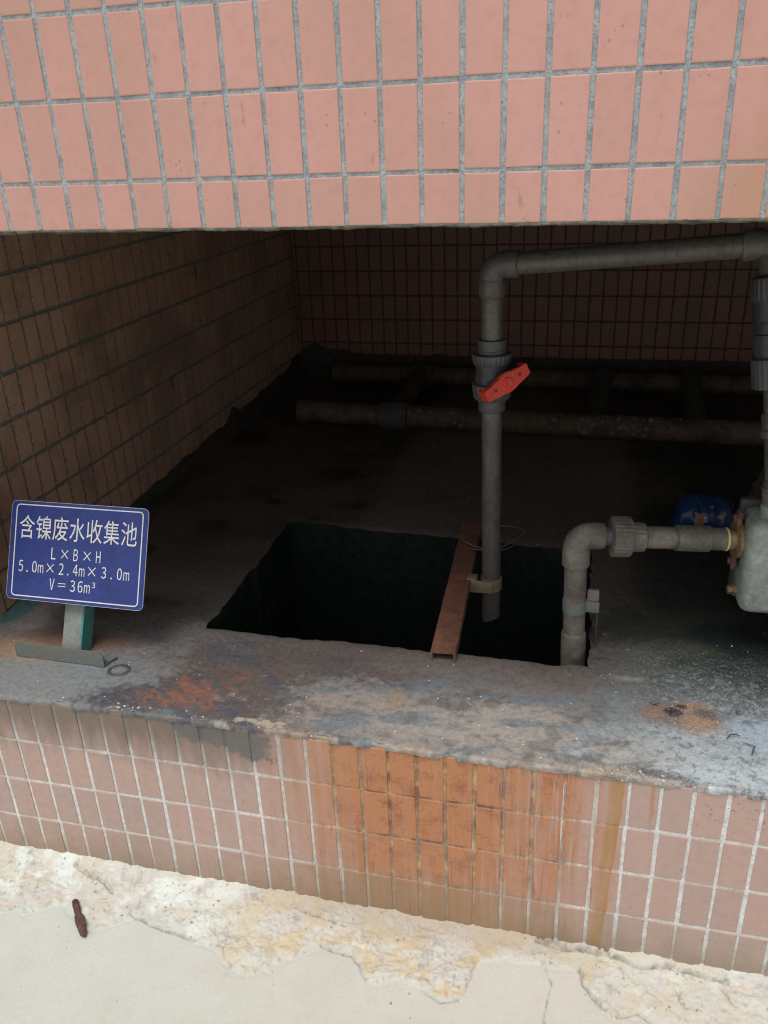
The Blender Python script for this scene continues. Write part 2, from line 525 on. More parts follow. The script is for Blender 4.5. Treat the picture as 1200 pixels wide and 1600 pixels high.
M_tile_back = tile_mat("shade_darkened_pink_tile", (0.185, 0.076, 0.049), (0.21, 0.088, 0.057), (0.04, 0.025, 0.02), 0.046, 0.095, smear=0.001, stain=inner_stain, rough=0.5)  # tile colour lowered to deepen the shade at the back
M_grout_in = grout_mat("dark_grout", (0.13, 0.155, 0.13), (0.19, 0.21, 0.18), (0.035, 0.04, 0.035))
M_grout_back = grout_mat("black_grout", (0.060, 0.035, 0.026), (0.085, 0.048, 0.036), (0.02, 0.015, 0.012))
M_render = grout_mat("bare_cement", (0.16, 0.15, 0.135), (0.22, 0.21, 0.19), (0.07, 0.065, 0.06))
M_edge = grout_mat("mossy_mortar", (0.075, 0.08, 0.06), (0.16, 0.155, 0.12), (0.03, 0.033, 0.025))
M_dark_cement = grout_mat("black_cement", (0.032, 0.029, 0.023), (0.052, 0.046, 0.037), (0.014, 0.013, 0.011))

rs = np.random.RandomState(5)
Z_LED, Z_LIN = 0.41, 1.2475
X_L, Y_B, X_R = -0.48, 2.35, 4.45
# front wall above the opening
wob = rs.uniform(-0.0005, 0.0005, 200)
up = tiled_wall("upper_wall",
    tile_parts(np.arange(-70, 99) * 0.05 + wob[:169], np.r_[1.21, 1.41 + 0.1 * np.arange(-1, 17) + wob[170:188]], (-3.48, 4.88), (Z_LIN + 0.0015, 2.98), 0.0064, 0.0055,
               lambda u, v, d: np.stack([u, d + 0 * u, v], -1), rs),
    [((-3.5, 0.0014, Z_LIN + 0.001), (4.9, 0.24, 3.0), 1), ((2.8, 0.004, 0.2), (4.8, 0.2, Z_LIN + 0.03), 1)], (M_tile_up, M_grout_up))  # second box: unseen pier, added and placed to limit light in the chamber
tag(up, "clean pink tiled wall with grey grout across the top, above the dark opening", "wall")
xs = np.arange(-0.6, 2.1, 0.003)
prof = [(0.0012, 1.2500), (-0.0004, 1.2492), (-0.0012, 1.2480), (-0.0006, 1.2466), (0.003, 1.2456), (0.012, 1.2452), (0.03, 1.2465), (0.05, 1.2495)]
co = []
for k, (y, z) in enumerate(prof):
    nz = fbm(xs * 38, xs * 0 + k * 0.6, 11, 4); n2 = fbm(xs * 150, xs * 0 + k, 19, 3)
    co.append(np.stack([xs, y + (nz - 0.5) * 0.006 * (0.3 if k == 0 else 1), z + (nz - 0.55) * (0.0055 if 0 < k < 7 else 0) + (n2 - 0.5) * 0.002], -1))
co = np.stack(co, 1).reshape(-1, 3)
put("mortar_edge", np_mesh("mortar_edge", co, grid_quads(len(xs), len(prof)), None, (M_edge,), True), up)

# parapet under the opening
par = tiled_wall("parapet_wall",
    tile_parts(0.2222 + 0.0499 * np.arange(-74, 95) + wob[:169], np.array([-0.09, 0.0035, 0.1037, 0.2035, 0.3031, 0.4045]), (-3.48, 4.88), (-0.05, 0.4005), 0.0066, 0.0056,
               lambda u, v, d: np.stack([u, d + 0 * u, v], -1), rs, jit=0.0011, tilt=0.0006),
    [((-3.5, 0.0016, -0.1), (4.9, 0.275, 0.3988), 1)], (M_tile_low, M_grout_low))
tag(par, "low parapet of pink tiles with orange rust runs, below the opening", "wall")

# left wall of the chamber
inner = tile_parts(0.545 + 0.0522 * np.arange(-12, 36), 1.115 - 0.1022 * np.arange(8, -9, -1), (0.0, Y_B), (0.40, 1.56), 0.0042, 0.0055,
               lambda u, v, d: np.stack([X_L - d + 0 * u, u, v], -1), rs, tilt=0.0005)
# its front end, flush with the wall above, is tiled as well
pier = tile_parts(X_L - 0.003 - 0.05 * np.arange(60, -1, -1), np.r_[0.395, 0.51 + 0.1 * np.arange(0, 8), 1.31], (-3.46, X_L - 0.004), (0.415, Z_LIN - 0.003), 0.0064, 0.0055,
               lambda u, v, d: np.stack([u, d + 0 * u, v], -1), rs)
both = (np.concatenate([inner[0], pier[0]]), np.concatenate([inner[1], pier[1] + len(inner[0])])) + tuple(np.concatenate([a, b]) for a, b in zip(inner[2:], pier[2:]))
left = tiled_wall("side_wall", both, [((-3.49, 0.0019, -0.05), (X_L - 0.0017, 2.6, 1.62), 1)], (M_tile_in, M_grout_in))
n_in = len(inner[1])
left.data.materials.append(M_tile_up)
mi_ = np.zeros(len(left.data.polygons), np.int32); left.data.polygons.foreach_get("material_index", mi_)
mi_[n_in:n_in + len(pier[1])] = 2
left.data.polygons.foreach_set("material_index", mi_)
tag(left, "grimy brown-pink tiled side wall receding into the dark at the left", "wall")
# back wall
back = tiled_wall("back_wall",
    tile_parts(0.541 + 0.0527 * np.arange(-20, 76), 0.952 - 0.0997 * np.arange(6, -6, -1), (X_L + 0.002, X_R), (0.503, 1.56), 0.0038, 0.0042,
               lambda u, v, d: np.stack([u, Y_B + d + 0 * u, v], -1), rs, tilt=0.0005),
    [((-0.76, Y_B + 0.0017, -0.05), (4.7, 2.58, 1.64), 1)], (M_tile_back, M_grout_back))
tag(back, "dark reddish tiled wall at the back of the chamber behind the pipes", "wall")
bm = bmesh.new(); add_box(bm, (4.58, 1.3, 0.8), (0.26, 2.5, 1.66))
tag(obj("end_wall", bm, M_render, smooth=False), kind="structure")
bm = bmesh.new(); add_box(bm, (2.0, 1.41, 1.68), (5.5, 2.5, 0.2))
tag(obj("ceiling", bm, M_render, smooth=False), kind="structure")

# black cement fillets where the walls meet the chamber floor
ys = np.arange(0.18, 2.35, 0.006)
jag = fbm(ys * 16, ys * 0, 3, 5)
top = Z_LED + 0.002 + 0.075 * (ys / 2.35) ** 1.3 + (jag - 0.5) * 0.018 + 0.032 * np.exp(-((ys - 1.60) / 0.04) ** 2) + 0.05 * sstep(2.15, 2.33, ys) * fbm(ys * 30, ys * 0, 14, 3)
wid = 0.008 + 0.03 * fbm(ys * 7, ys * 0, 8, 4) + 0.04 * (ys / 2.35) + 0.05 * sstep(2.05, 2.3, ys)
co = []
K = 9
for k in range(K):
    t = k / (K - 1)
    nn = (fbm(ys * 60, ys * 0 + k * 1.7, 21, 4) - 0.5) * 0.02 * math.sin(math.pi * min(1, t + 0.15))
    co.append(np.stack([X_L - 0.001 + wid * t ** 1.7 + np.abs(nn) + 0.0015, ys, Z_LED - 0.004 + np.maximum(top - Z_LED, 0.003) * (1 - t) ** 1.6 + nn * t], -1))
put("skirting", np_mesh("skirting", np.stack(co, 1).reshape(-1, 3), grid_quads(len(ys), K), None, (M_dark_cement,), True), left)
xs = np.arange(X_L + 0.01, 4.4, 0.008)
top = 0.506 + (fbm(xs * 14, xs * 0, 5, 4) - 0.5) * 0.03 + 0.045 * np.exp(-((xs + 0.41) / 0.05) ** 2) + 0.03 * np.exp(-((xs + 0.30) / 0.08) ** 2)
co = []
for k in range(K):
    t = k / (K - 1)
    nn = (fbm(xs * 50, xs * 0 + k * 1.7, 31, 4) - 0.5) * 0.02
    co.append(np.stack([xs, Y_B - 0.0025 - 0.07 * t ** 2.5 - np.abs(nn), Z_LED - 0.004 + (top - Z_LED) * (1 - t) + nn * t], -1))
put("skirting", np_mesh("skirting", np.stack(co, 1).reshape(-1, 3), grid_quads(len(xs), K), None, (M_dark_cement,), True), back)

# ------------------------------------------------------------------ chamber floor with the pit opening
HX0, HX1, HY0, HY1 = 0.0, 0.802, 0.297, 0.82
def hole_warp(x, y):
    w = np.clip(1 - np.abs(y - HY1) / 0.2, 0, 1)
    tilt = (0.030 - 0.062 * np.clip(x, -0.1, 0.9) / 0.8) * w
    near = np.exp(-((np.minimum(np.abs(y - HY0), np.abs(y - HY1))) / 0.02) ** 2) * ((x > -0.03) & (x < 0.83))
    nearx = np.exp(-((np.minimum(np.abs(x - HX0), np.abs(x - HX1))) / 0.02) ** 2) * ((y > 0.26) & (y < 0.86))
    dy = (fbm(x * 22, y * 3, 41, 5) - 0.5) * 0.020 * near
    dx = (fbm(x * 3, y * 22, 43, 5) - 0.5) * 0.022 * nearx
    # the right front corner of the opening is rounded off
    cx, cy = HX1 - 0.03, HY0 + 0.03
    return x + dx, y + dy + tilt

def seg(a, b, step):
    n = max(1, int(round((b - a) / step)))
    return list(np.linspace(a, b, n + 1)[:-1])

gx = np.array(seg(X_L - 0.003, HX0, 0.0026) + seg(HX0, HX1, 0.0026) + seg(HX1, 1.3, 0.0026) + seg(1.3, 4.46, 0.06) + [4.46])
gy = np.array([-0.0020, -0.0026, -0.0022, -0.0008, 0.0015, 0.004] + seg(0.0065, HY0, 0.0026) + seg(HY0, 0.42, 0.0026) + seg(0.42, HY1, 0.008) + seg(HY1, 2.36, 0.012) + [2.36])
edge_z = np.array([-0.0115, -0.0075, -0.0036, -0.0012, -0.0004, 0.0])
GX, GY = np.meshgrid(gx, gy, indexing='ij')
FX, FY = hole_warp(GX, GY)
FZ = Z_LED + (fbm(GX * 5, GY * 5, 51, 4) - 0.5) * 0.006 + (fbm(GX * 45, GY * 45, 55, 4) - 0.5) * 0.0022
roughR = sstep(0.80, 0.95, GX + (fbm(GX * 6, GY * 6, 57) - 0.5) * 0.2) * sstep(0.46, 0.3, GY)
FZ += (fbm(GX * 160, GY * 160, 59, 2) - 0.5) * 0.0022 * roughR
n_edge = len(edge_z)
chip = sstep(0.56, 0.72, fbm(GX[:, 0] * 26, GX[:, 0] * 0, 61, 4))
ragged = (fbm(GX[:, 0] * 40, GX[:, 0] * 0, 63, 5) - 0.5)
for k in range(n_edge):
    FZ[:, k] += edge_z[k] + ragged * 0.003 * (k < 3) - chip * 0.003 * (k < 5)
    FY[:, k] += ragged * 0.0025 * (k < 4) + chip * 0.004 * (k < 5) + (fbm(GX[:, 0] * 120, GX[:, 0] * 0 + k, 65, 2) - 0.5) * 0.003
# rounding towards the opening's rim
rim = np.minimum.reduce([np.maximum(np.maximum(HX0 - GX, GX - HX1), np.maximum(HY0 - GY, GY - HY1))]).clip(0)
FZ -= 0.004 * np.exp(-rim / 0.006)
# stains, patches of old coating, rust: colour of the concrete, with some shade painted in
nA, nB, nC = fbm(GX * 9, GY * 14, 71, 5, 0.6), fbm(GX * 28, GY * 40, 73, 5, 0.6), fbm(GX * 90, GY * 110, 75, 4, 0.6)
nD = fbm(GX * 210, GY * 230, 79, 2)
nS = fbm((GX - GY * 0.9) * 10, (GX * 0.5 + GY) * 45, 77, 5, 0.6)      # smears running obliquely
col = np.empty(GX.shape + (3,))
col[:] = (0.205, 0.190, 0.180)
def lay(mask, rgb):
    global col
    m = np.clip(mask, 0, 1)[..., None]
    col = col * (1 - m) + np.array(rgb) * m
def blob(x, y, rx, ry, rgb, s=1.0, soft=0.35, noise=0.55, rot=0.0, nz=None):
    c, q = math.cos(rot), math.sin(rot)
    dx, dy = GX - x, GY - y
    d = np.sqrt(((dx * c + dy * q) / rx) ** 2 + ((-dx * q + dy * c) / ry) ** 2)
    n = ((nA if nz is None else nz) - 0.5) * 2 * noise + (nB - 0.5) * noise * 1.1 + (nC - 0.5) * noise * 1.3 + (nD - 0.5) * noise * 0.8
    lay(sstep(1 + soft, 1 - soft, d + n) * s, rgb)
lay(sstep(0.42, 0.62, nA) * 0.5, (0.25, 0.235, 0.225))
lay(sstep(0.5, 0.66, nB) * 0.35, (0.13, 0.12, 0.125))
# chamber interior: dirt, with the fall-off of light inside painted in
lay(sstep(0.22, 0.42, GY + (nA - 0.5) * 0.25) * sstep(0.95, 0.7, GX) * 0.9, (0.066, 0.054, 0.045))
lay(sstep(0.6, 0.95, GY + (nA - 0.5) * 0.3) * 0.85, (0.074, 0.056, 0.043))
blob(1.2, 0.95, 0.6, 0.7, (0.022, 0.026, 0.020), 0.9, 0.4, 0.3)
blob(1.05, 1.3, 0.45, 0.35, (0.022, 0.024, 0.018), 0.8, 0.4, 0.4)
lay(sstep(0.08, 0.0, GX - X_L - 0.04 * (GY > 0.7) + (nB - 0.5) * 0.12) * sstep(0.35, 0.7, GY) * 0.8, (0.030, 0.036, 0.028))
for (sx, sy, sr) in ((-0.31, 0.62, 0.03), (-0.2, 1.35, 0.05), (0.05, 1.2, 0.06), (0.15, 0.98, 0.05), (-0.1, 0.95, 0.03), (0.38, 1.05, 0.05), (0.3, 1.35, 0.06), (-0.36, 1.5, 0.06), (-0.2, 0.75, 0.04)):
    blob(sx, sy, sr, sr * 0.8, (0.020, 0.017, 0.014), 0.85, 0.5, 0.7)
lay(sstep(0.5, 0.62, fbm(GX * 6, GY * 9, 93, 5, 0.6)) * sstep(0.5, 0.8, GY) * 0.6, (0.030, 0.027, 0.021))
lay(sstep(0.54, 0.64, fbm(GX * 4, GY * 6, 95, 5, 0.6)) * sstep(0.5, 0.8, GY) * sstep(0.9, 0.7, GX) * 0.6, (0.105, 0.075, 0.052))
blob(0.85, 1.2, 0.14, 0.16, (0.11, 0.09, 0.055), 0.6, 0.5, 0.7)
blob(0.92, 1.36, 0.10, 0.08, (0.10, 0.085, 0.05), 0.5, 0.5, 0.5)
# left front: blue-grey skim, orange stain by the sign foot
blob(-0.26, 0.06, 0.34, 0.085, (0.235, 0.25, 0.25), 0.85, 0.3, 0.35)
blob(-0.08, 0.10, 0.12, 0.07, (0.215, 0.235, 0.245), 0.7, 0.35, 0.35)
blob(-0.36, 0.150, 0.15, 0.035, (0.38, 0.235, 0.145), 0.8, 0.4, 0.4)
blob(-0.26, 0.20, 0.16, 0.03, (0.19, 0.105, 0.07), 0.7, 0.4, 0.4)
blob(-0.46, 0.30, 0.035, 0.07, (0.04, 0.15, 0.13), 0.8, 0.4, 0.4)
# dark oily blue-black patch left of centre
blob(-0.02, 0.05, 0.115, 0.042, (0.045, 0.052, 0.07), 0.9, 0.35, 0.6, 0.35)
blob(0.07, 0.105, 0.10, 0.05, (0.060, 0.065, 0.078), 0.8, 0.4, 0.8, 0.5)
blob(0.05, 0.20, 0.05, 0.05, (0.07, 0.082, 0.092), 0.7, 0.4, 0.6, 0.8)
blob(0.10, 0.05, 0.20, 0.05, (0.10, 0.105, 0.125), 0.75, 0.4, 0.5, 0.1)
# warm mauve field with dark smears
blob(0.22, 0.15, 0.26, 0.14, (0.125, 0.098, 0.088), 0.88, 0.35, 0.4)
lay(sstep(0.52, 0.62, nS) * sstep(0.0, 0.1, GX) * sstep(0.5, 0.35, GX) * sstep(0.32, 0.24, GY) * 0.7, (0.085, 0.095, 0.115))
nR = 0.5 + (fbm((GX - GY * 0.8) * 22, (GX * 0.6 + GY) * 75, 89, 5, 0.65) - 0.5) * 1.5
for sx, sy, q, w in ((0.045, 0.075, 0.5, 0.9), (0.085, 0.10, 0.6, 0.9), (0.10, 0.065, 0.2, 0.7), (0.07, 0.055, 0.4, 0.6)):
    blob(sx, sy, 0.055, 0.024, (0.33, 0.13, 0.08), w * 0.32, 0.9, 1.7, q, nR)
# centre: pale worn concrete with blue smears
blob(0.54, 0.075, 0.25, 0.08, (0.37, 0.325, 0.29), 0.8, 0.4, 0.7)
blob(0.74, 0.075, 0.20, 0.075, (0.38, 0.345, 0.31), 0.8, 0.4, 0.7)
lay(sstep(0.53, 0.64, fbm((GX - GY) * 12, GY * 30, 81, 5, 0.6)) * sstep(0.2, 0.35, GX) * sstep(0.95, 0.8, GX) * sstep(0.26, 0.18, GY) * 0.7, (0.17, 0.205, 0.235))
lay(sstep(0.56, 0.68, nB) * sstep(0.3, 0.4, GX) * sstep(0.24, 0.12, GY) * 0.45, (0.14, 0.12, 0.11))
blob(0.46, 0.13, 0.015, 0.03, (0.36, 0.26, 0.17), 0.6, 0.4, 0.5)
lay(sstep(0.17, 0.27, GY + (nA - 0.5) * 0.12) * sstep(0.3, 0.2, np.abs(GX - 0.55) - 0.1) * 0.55, (0.17, 0.128, 0.11))
# right: lime and salt bloom, painted shade further in and under the pump
blob(1.02, 0.18, 0.22, 0.12, (0.20, 0.225, 0.235), 0.8, 0.35, 0.5)
blob(1.0, 0.31, 0.20, 0.075, (0.105, 0.115, 0.092), 0.85, 0.5, 0.6)
blob(1.02, 0.44, 0.26, 0.11, (0.040, 0.046, 0.036), 0.92, 0.45, 0.5)  # floor tone lowered where the light fades inside
blob(1.14, 0.33, 0.10, 0.07, (0.045, 0.055, 0.05), 0.8, 0.5, 0.5)
blob(1.05, 0.10, 0.18, 0.075, (0.44, 0.48, 0.50), 0.8, 0.6, 0.9)
blob(1.07, 0.035, 0.16, 0.035, (0.53, 0.60, 0.63), 0.9, 0.5, 0.8)
blob(0.90, 0.06, 0.08, 0.03, (0.42, 0.42, 0.39), 0.6, 0.6, 0.9)
blob(1.05, 0.115, 0.045, 0.018, (0.25, 0.26, 0.23), 0.6, 0.6, 0.9)
blob(1.10, 0.14, 0.07, 0.05, (0.42, 0.52, 0.62), 0.7, 0.4, 0.6)
lay(sstep(0.55, 0.7, nC) * sstep(0.88, 0.98, GX) * sstep(0.36, 0.2, GY) * 0.6, (0.45, 0.52, 0.58))
lay(sstep(0.58, 0.7, fbm(GX * 130, GY * 130, 83, 3)) * sstep(0.8, 0.95, GX) * sstep(0.4, 0.28, GY) * 0.5, (0.075, 0.085, 0.09))
blob(0.955, 0.172, 0.075, 0.035, (0.19, 0.13, 0.10), 0.75, 0.4, 0.5)
blob(0.985, 0.160, 0.028, 0.018, (0.46, 0.26, 0.13), 0.7, 0.8, 0.8)
blob(0.990, 0.200, 0.032, 0.014, (0.42, 0.24, 0.12), 0.7, 0.7, 0.75)
blob(0.918, 0.172, 0.02, 0.014, (0.36, 0.19, 0.12), 0.6, 0.7, 0.75)
blob(0.947, 0.179, 0.016, 0.013, (0.045, 0.025, 0.025), 0.95, 0.2, 0.25)
blob(0.962, 0.197, 0.009, 0.006, (0.05, 0.03, 0.028), 0.9, 0.25, 0.25)
blob(0.916, 0.198, 0.009, 0.006, (0.06, 0.035, 0.03), 0.9, 0.25, 0.25)
blob(1.002, 0.183, 0.020, 0.013, (0.13, 0.10, 0.09), 0.8, 0.3, 0.3)
blob(1.058, 0.198, 0.006, 0.006, (0.06, 0.035, 0.03), 0.9, 0.3, 0.2)
blob(0.875, 0.268, 0.035, 0.010, (0.36, 0.36, 0.35), 0.7, 0.5, 0.6)
blob(1.09, 0.43, 0.10, 0.07, (0.016, 0.022, 0.022), 0.9, 0.4, 0.35)  # painted shadow beneath the pump
blob(0.90, 0.36, 0.05, 0.03, (0.19, 0.20, 0.18), 0.4, 0.6, 0.9)
blob(0.98, 0.39, 0.07, 0.025, (0.12, 0.13, 0.085), 0.5, 0.6, 0.9)
# the broken edge along the parapet: pale mortar where it has chipped, ochre stain
er = sstep(0.010, 0.0, GY + (nB - 0.5) * 0.02)
lay(er * sstep(0.52, 0.6, fbm(GX * 30, GY * 60, 85, 4)) * sstep(0.05, 0.12, GX) * 0.6, (0.46, 0.42, 0.36))
lay(er * sstep(0.50, 0.6, fbm(GX * 17, GY * 40, 87, 4)) * sstep(0.2, 0.3, GX) * sstep(1.0, 0.9, GX) * 0.45, (0.36, 0.24, 0.15))
blob(0.245, 0.014, 0.026, 0.008, (0.50, 0.41, 0.32), 0.9, 0.4, 0.9, 0, nB)
blob(0.196, 0.016, 0.008, 0.006, (0.52, 0.40, 0.28), 0.9, 0.4, 0.4)
blob(0.06, 0.012, 0.012, 0.007, (0.10, 0.30, 0.25), 0.6, 0.4, 0.6)
blob(0.85, 0.006, 0.07, 0.007, (0.46, 0.38, 0.26), 0.35, 0.5, 0.9)
keep = ~((GX[:-1, :-1] > HX0 - 1e-6) & (GX[:-1, :-1] < HX1 - 1e-6) & (GY[:-1, :-1] > HY0 - 1e-6) & (GY[:-1, :-1] < HY1 - 1e-6))
fm = NT("stained_shaded_concrete")
p = fm.pos
fc = fm.attr("stain", False)  # stain colours together with the painted shade
f1, f2, f3 = fm.noise(p, 1100, 3, 0.6), fm.noise(p, 320, 4, 0.65), fm.noise(p, 90, 5, 0.65)
c = fm.mix(fm.mul(fm.step(0.3, 0.7, f1), 0.5), fc, (0.55, 0.55, 0.55), 'MULTIPLY')
c = fm.mix(fm.mul(fm.step(0.35, 0.7, f2), 0.5), c, (1.5, 1.47, 1.43), 'MULTIPLY')
c = fm.mix(fm.mul(fm.step(0.42, 0.66, f3), 0.5), c, (0.55, 0.55, 0.58), 'MULTIPLY')
vv = fm.voro(p, 48)
sp = fm.mul(fm.math('LESS_THAN', vv['Distance'], 0.075), fm.math('GREATER_THAN', fm.noise(p, 31, 2), 0.54))
c = fm.mix(fm.mul(sp, 0.9), c, (0.75, 0.75, 0.72))
gr = fm.mul(fm.attr("grain"), 1.0)
spk = fm.mul(fm.math('GREATER_THAN', fm.noise(p, 430, 2, 0.6), 0.585), fm.mul(gr, fm.step(0.35, 0.6, f3)))
c = fm.mix(fm.mul(spk, 0.7), c, (0.62, 0.70, 0.75))  # glitter of the wet grain painted as pale specks
fm.set(Base_Color=c, Roughness=fm.rng(f3, 0.3, 0.7, 0.55, 0.85), Specular_IOR_Level=0.3)
fm.set(Normal=fm.bump(fm.add(fm.mul(f1, 0.5), fm.add(f2, f3)), 0.55, 0.002))
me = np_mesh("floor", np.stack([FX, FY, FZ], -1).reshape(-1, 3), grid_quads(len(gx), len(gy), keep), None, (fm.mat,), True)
attr_c(me, "stain", col.reshape(-1, 3)); attr_f(me, "grain", roughR)  # stain carries the painted shade too
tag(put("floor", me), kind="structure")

# walls of the pit below the opening, and the black water in it
M_pit = grout_mat("near_black_concrete", (0.012, 0.017, 0.015), (0.019, 0.027, 0.024), (0.006, 0.008, 0.007), spec=0.08)  # near-black green-grey with very little gloss
hx, hy = gx[(gx >= HX0 - 1e-6) & (gx <= HX1 + 1e-6)], gy[(gy >= HY0 - 1e-6) & (gy <= HY1 + 1e-6)]
loop = [(x, HY0) for x in hx] + [(HX1, y) for y in hy[1:]] + [(x, HY1) for x in hx[::-1][1:]] + [(HX0, y) for y in hy[::-1][1:]]
lx, ly = np.array([q[0] for q in loop]), np.array([q[1] for q in loop])
wx, wy = hole_warp(lx, ly)
rim_z = Z_LED + (fbm(lx * 5, ly * 5, 51, 4) - 0.5) * 0.006 + (fbm(lx * 45, ly * 45, 55, 4) - 0.5) * 0.0022 - 0.0042
zs = [0.0, -0.004, -0.015, -0.04, -0.08, -0.14, -0.22, -0.35, -0.6, -1.0, -1.8]
co = []
for k, dz in enumerate(zs):
    o = (fbm(lx * 18 + ly * 7, ly * 18 + dz * 20, 91, 4) - 0.5) * (0.010 if k else 0)
    cx, cy = lx - 0.4, ly - 0.56
    dn = np.hypot(cx, cy)
    off = 0.003 if k == 0 else 0.0015
    co.append(np.stack([wx + o * cx / dn + off * np.sign(cx) * (np.abs(cx) > 0.39), wy + o * cy / dn + off * np.sign(cy) * (np.abs(cy) > 0.25), rim_z + dz + (0.0012 if k == 0 else 0)], -1))
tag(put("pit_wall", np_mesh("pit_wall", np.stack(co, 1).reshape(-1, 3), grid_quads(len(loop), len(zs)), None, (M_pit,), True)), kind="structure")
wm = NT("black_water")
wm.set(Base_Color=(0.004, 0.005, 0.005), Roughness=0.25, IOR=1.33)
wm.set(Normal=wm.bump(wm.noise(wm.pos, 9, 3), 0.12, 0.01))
wg = np.linspace(-0.3, 1.1, 15); wyg = np.linspace(0.0, 1.2, 13)
A, B = np.meshgrid(wg, wyg, indexing='ij')
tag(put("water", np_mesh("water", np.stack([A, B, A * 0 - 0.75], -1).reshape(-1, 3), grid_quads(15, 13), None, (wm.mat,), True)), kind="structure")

# ------------------------------------------------------------------ the yard outside: smooth slab with broken mortar along the wall
BND = np.array([(-0.6, -0.15), (-0.289, -0.143), (-0.218, -0.121), (-0.172, -0.104), (-0.079, -0.142), (-0.029, -0.11), (0.022, -0.092), (0.109, -0.119), (0.16, -0.132),
                (0.202, -0.169), (0.255, -0.164), (0.294, -0.137), (0.329, -0.096), (0.397, -0.079), (0.43, -0.102), (0.458, -0.134), (0.502, -0.117), (0.539, -0.129),
                (0.582, -0.147), (0.621, -0.134), (0.637, -0.068), (0.697, -0.036), (0.748, -0.042), (0.777, -0.048), (0.815, -0.037), (0.823, -0.069), (0.843, -0.092),
                (0.874, -0.114), (0.916, -0.099), (0.976, -0.107), (1.035, -0.122), (1.5, -0.15)])
def coarse(a, far=70, n=12): return list(a + (far - a) * (np.arange(1, n + 1) / n) ** 3)
yx = np.array([-v for v in coarse(0.55)][::-1] + seg(-0.55, 1.35, 0.0022) + [1.35] + coarse(1.35))
yy = np.array([-v for v in coarse(0.48)][::-1] + seg(-0.48, 0.012, 0.0022) + [0.012] + coarse(0.012))
YX, YY = np.meshgrid(yx, yy, indexing='ij')
bn = np.interp(YX, BND[:, 0], BND[:, 1])
w1, w2 = fbm(YX * 24, YY * 24, 101, 5, 0.6), fbm(YX * 80, YY * 80, 103, 4, 0.6)
sd_ = YY - bn + (w1 - 0.5) * 0.035 + (w2 - 0.5) * 0.014
inside = (YX > -0.6) & (YX < 1.6) & (YY > -0.5) & (YY < 0.05)
ro = sstep(-0.002, 0.006, sd_ + (w2 - 0.5) * 0.008) * inside
l1, l2, l3 = fbm(YX * 17, YY * 22, 105, 5), fbm(YX * 60, YY * 70, 107, 5, 0.6), fbm(YX * 200, YY * 200, 109, 3)
terr = np.floor(l1 * 9 + l2 * 1.2) / 9
vgrad = np.clip(-YY, 0, 0.3)
YZ = (fbm(YX * 4, YY * 4, 111, 3) - 0.5) * 0.004 * inside + (l3 - 0.5) * 0.0006 * inside
YZ += ro * (0.0025 + 0.016 * (terr - 0.38).clip(0) + 0.006 * (l2 - 0.5) + 0.0014 * (l3 - 0.5) + 0.010 * np.exp(-vgrad / 0.022))
YZ -= 0.0012 * sstep(0.01, 0.0, np.abs(sd_ + 0.004)) * inside
YZ = np.where((YY > 0.03) & (YY < 3) & (YX > -3) & (YX < 4.7), -2.5, YZ)     # the tank lies below the building
crack = np.zeros_like(YX)
def crackline(pts, w, depth, amp=0.004):
    global crack, YZ
    px, py = YX + (w1 - 0.5) * amp * 2 + (w2 - 0.5) * amp * 2.5, YY + (w1 - 0.5) * amp * 2.2 + (w2 - 0.5) * amp * 2
    d = np.full(YX.shape, 9.0)
    for (x0, y0), (x1, y1) in zip(pts, pts[1:]):
        vx, vy = x1 - x0, y1 - y0
        t = np.clip(((px - x0) * vx + (py - y0) * vy) / (vx * vx + vy * vy), 0, 1)
        d = np.minimum(d, np.hypot(px - x0 - t * vx, py - y0 - t * vy))
    m = sstep(w, w * 0.35, d + (w2 - 0.5) * w * 1.5 + (w1 - 0.5) * w)
    YZ = YZ - m * depth
    crack = np.maximum(crack, m)
crackline([(-0.202, -0.016), (-0.159, -0.033), (-0.114, -0.048), (-0.089, -0.062)], 0.0045, 0.007)
crackline([(-0.03, -0.097), (-0.01, -0.106), (0.035, -0.116), (0.12, -0.124)], 0.0035, 0.005)
crackline([(0.35, -0.088), (0.42, -0.098), (0.452, -0.134)], 0.003, 0.004)
crackline([(0.74, -0.004), (0.79, -0.012), (0.86, -0.006)], 0.0065, 0.012)
crackline([(0.87, -0.012), (0.92, -0.020), (0.98, -0.012), (1.06, -0.018)], 0.0045, 0.009)
crackline([(0.748, -0.04), (0.757, -0.048), (0.769, -0.082), (0.764, -0.11), (0.758, -0.17), (0.75, -0.3)], 0.0022, 0.002, 0.003)
crackline([(0.815, -0.04), (0.822, -0.069), (0.843, -0.094), (0.874, -0.117), (0.916, -0.103)], 0.0032, 0.004, 0.003)
crackline([(0.916, -0.103), (0.95, -0.12), (1.0, -0.155)], 0.0025, 0.003)
crackline([(0.976, -0.047), (0.982, -0.066), (0.991, -0.079)], 0.0025, 0.004)
crackline([(1.05, -0.03), (1.07, -0.06)], 0.0025, 0.004)
crackline([(0.16, -0.128), (0.18, -0.135), (0.205, -0.165)], 0.0028, 0.004)
crackline([(0.55, -0.135), (0.585, -0.152), (0.615, -0.140)], 0.0025, 0.003)
crackline([(0.30, -0.03), (0.39, -0.045)], 0.002, 0.003)
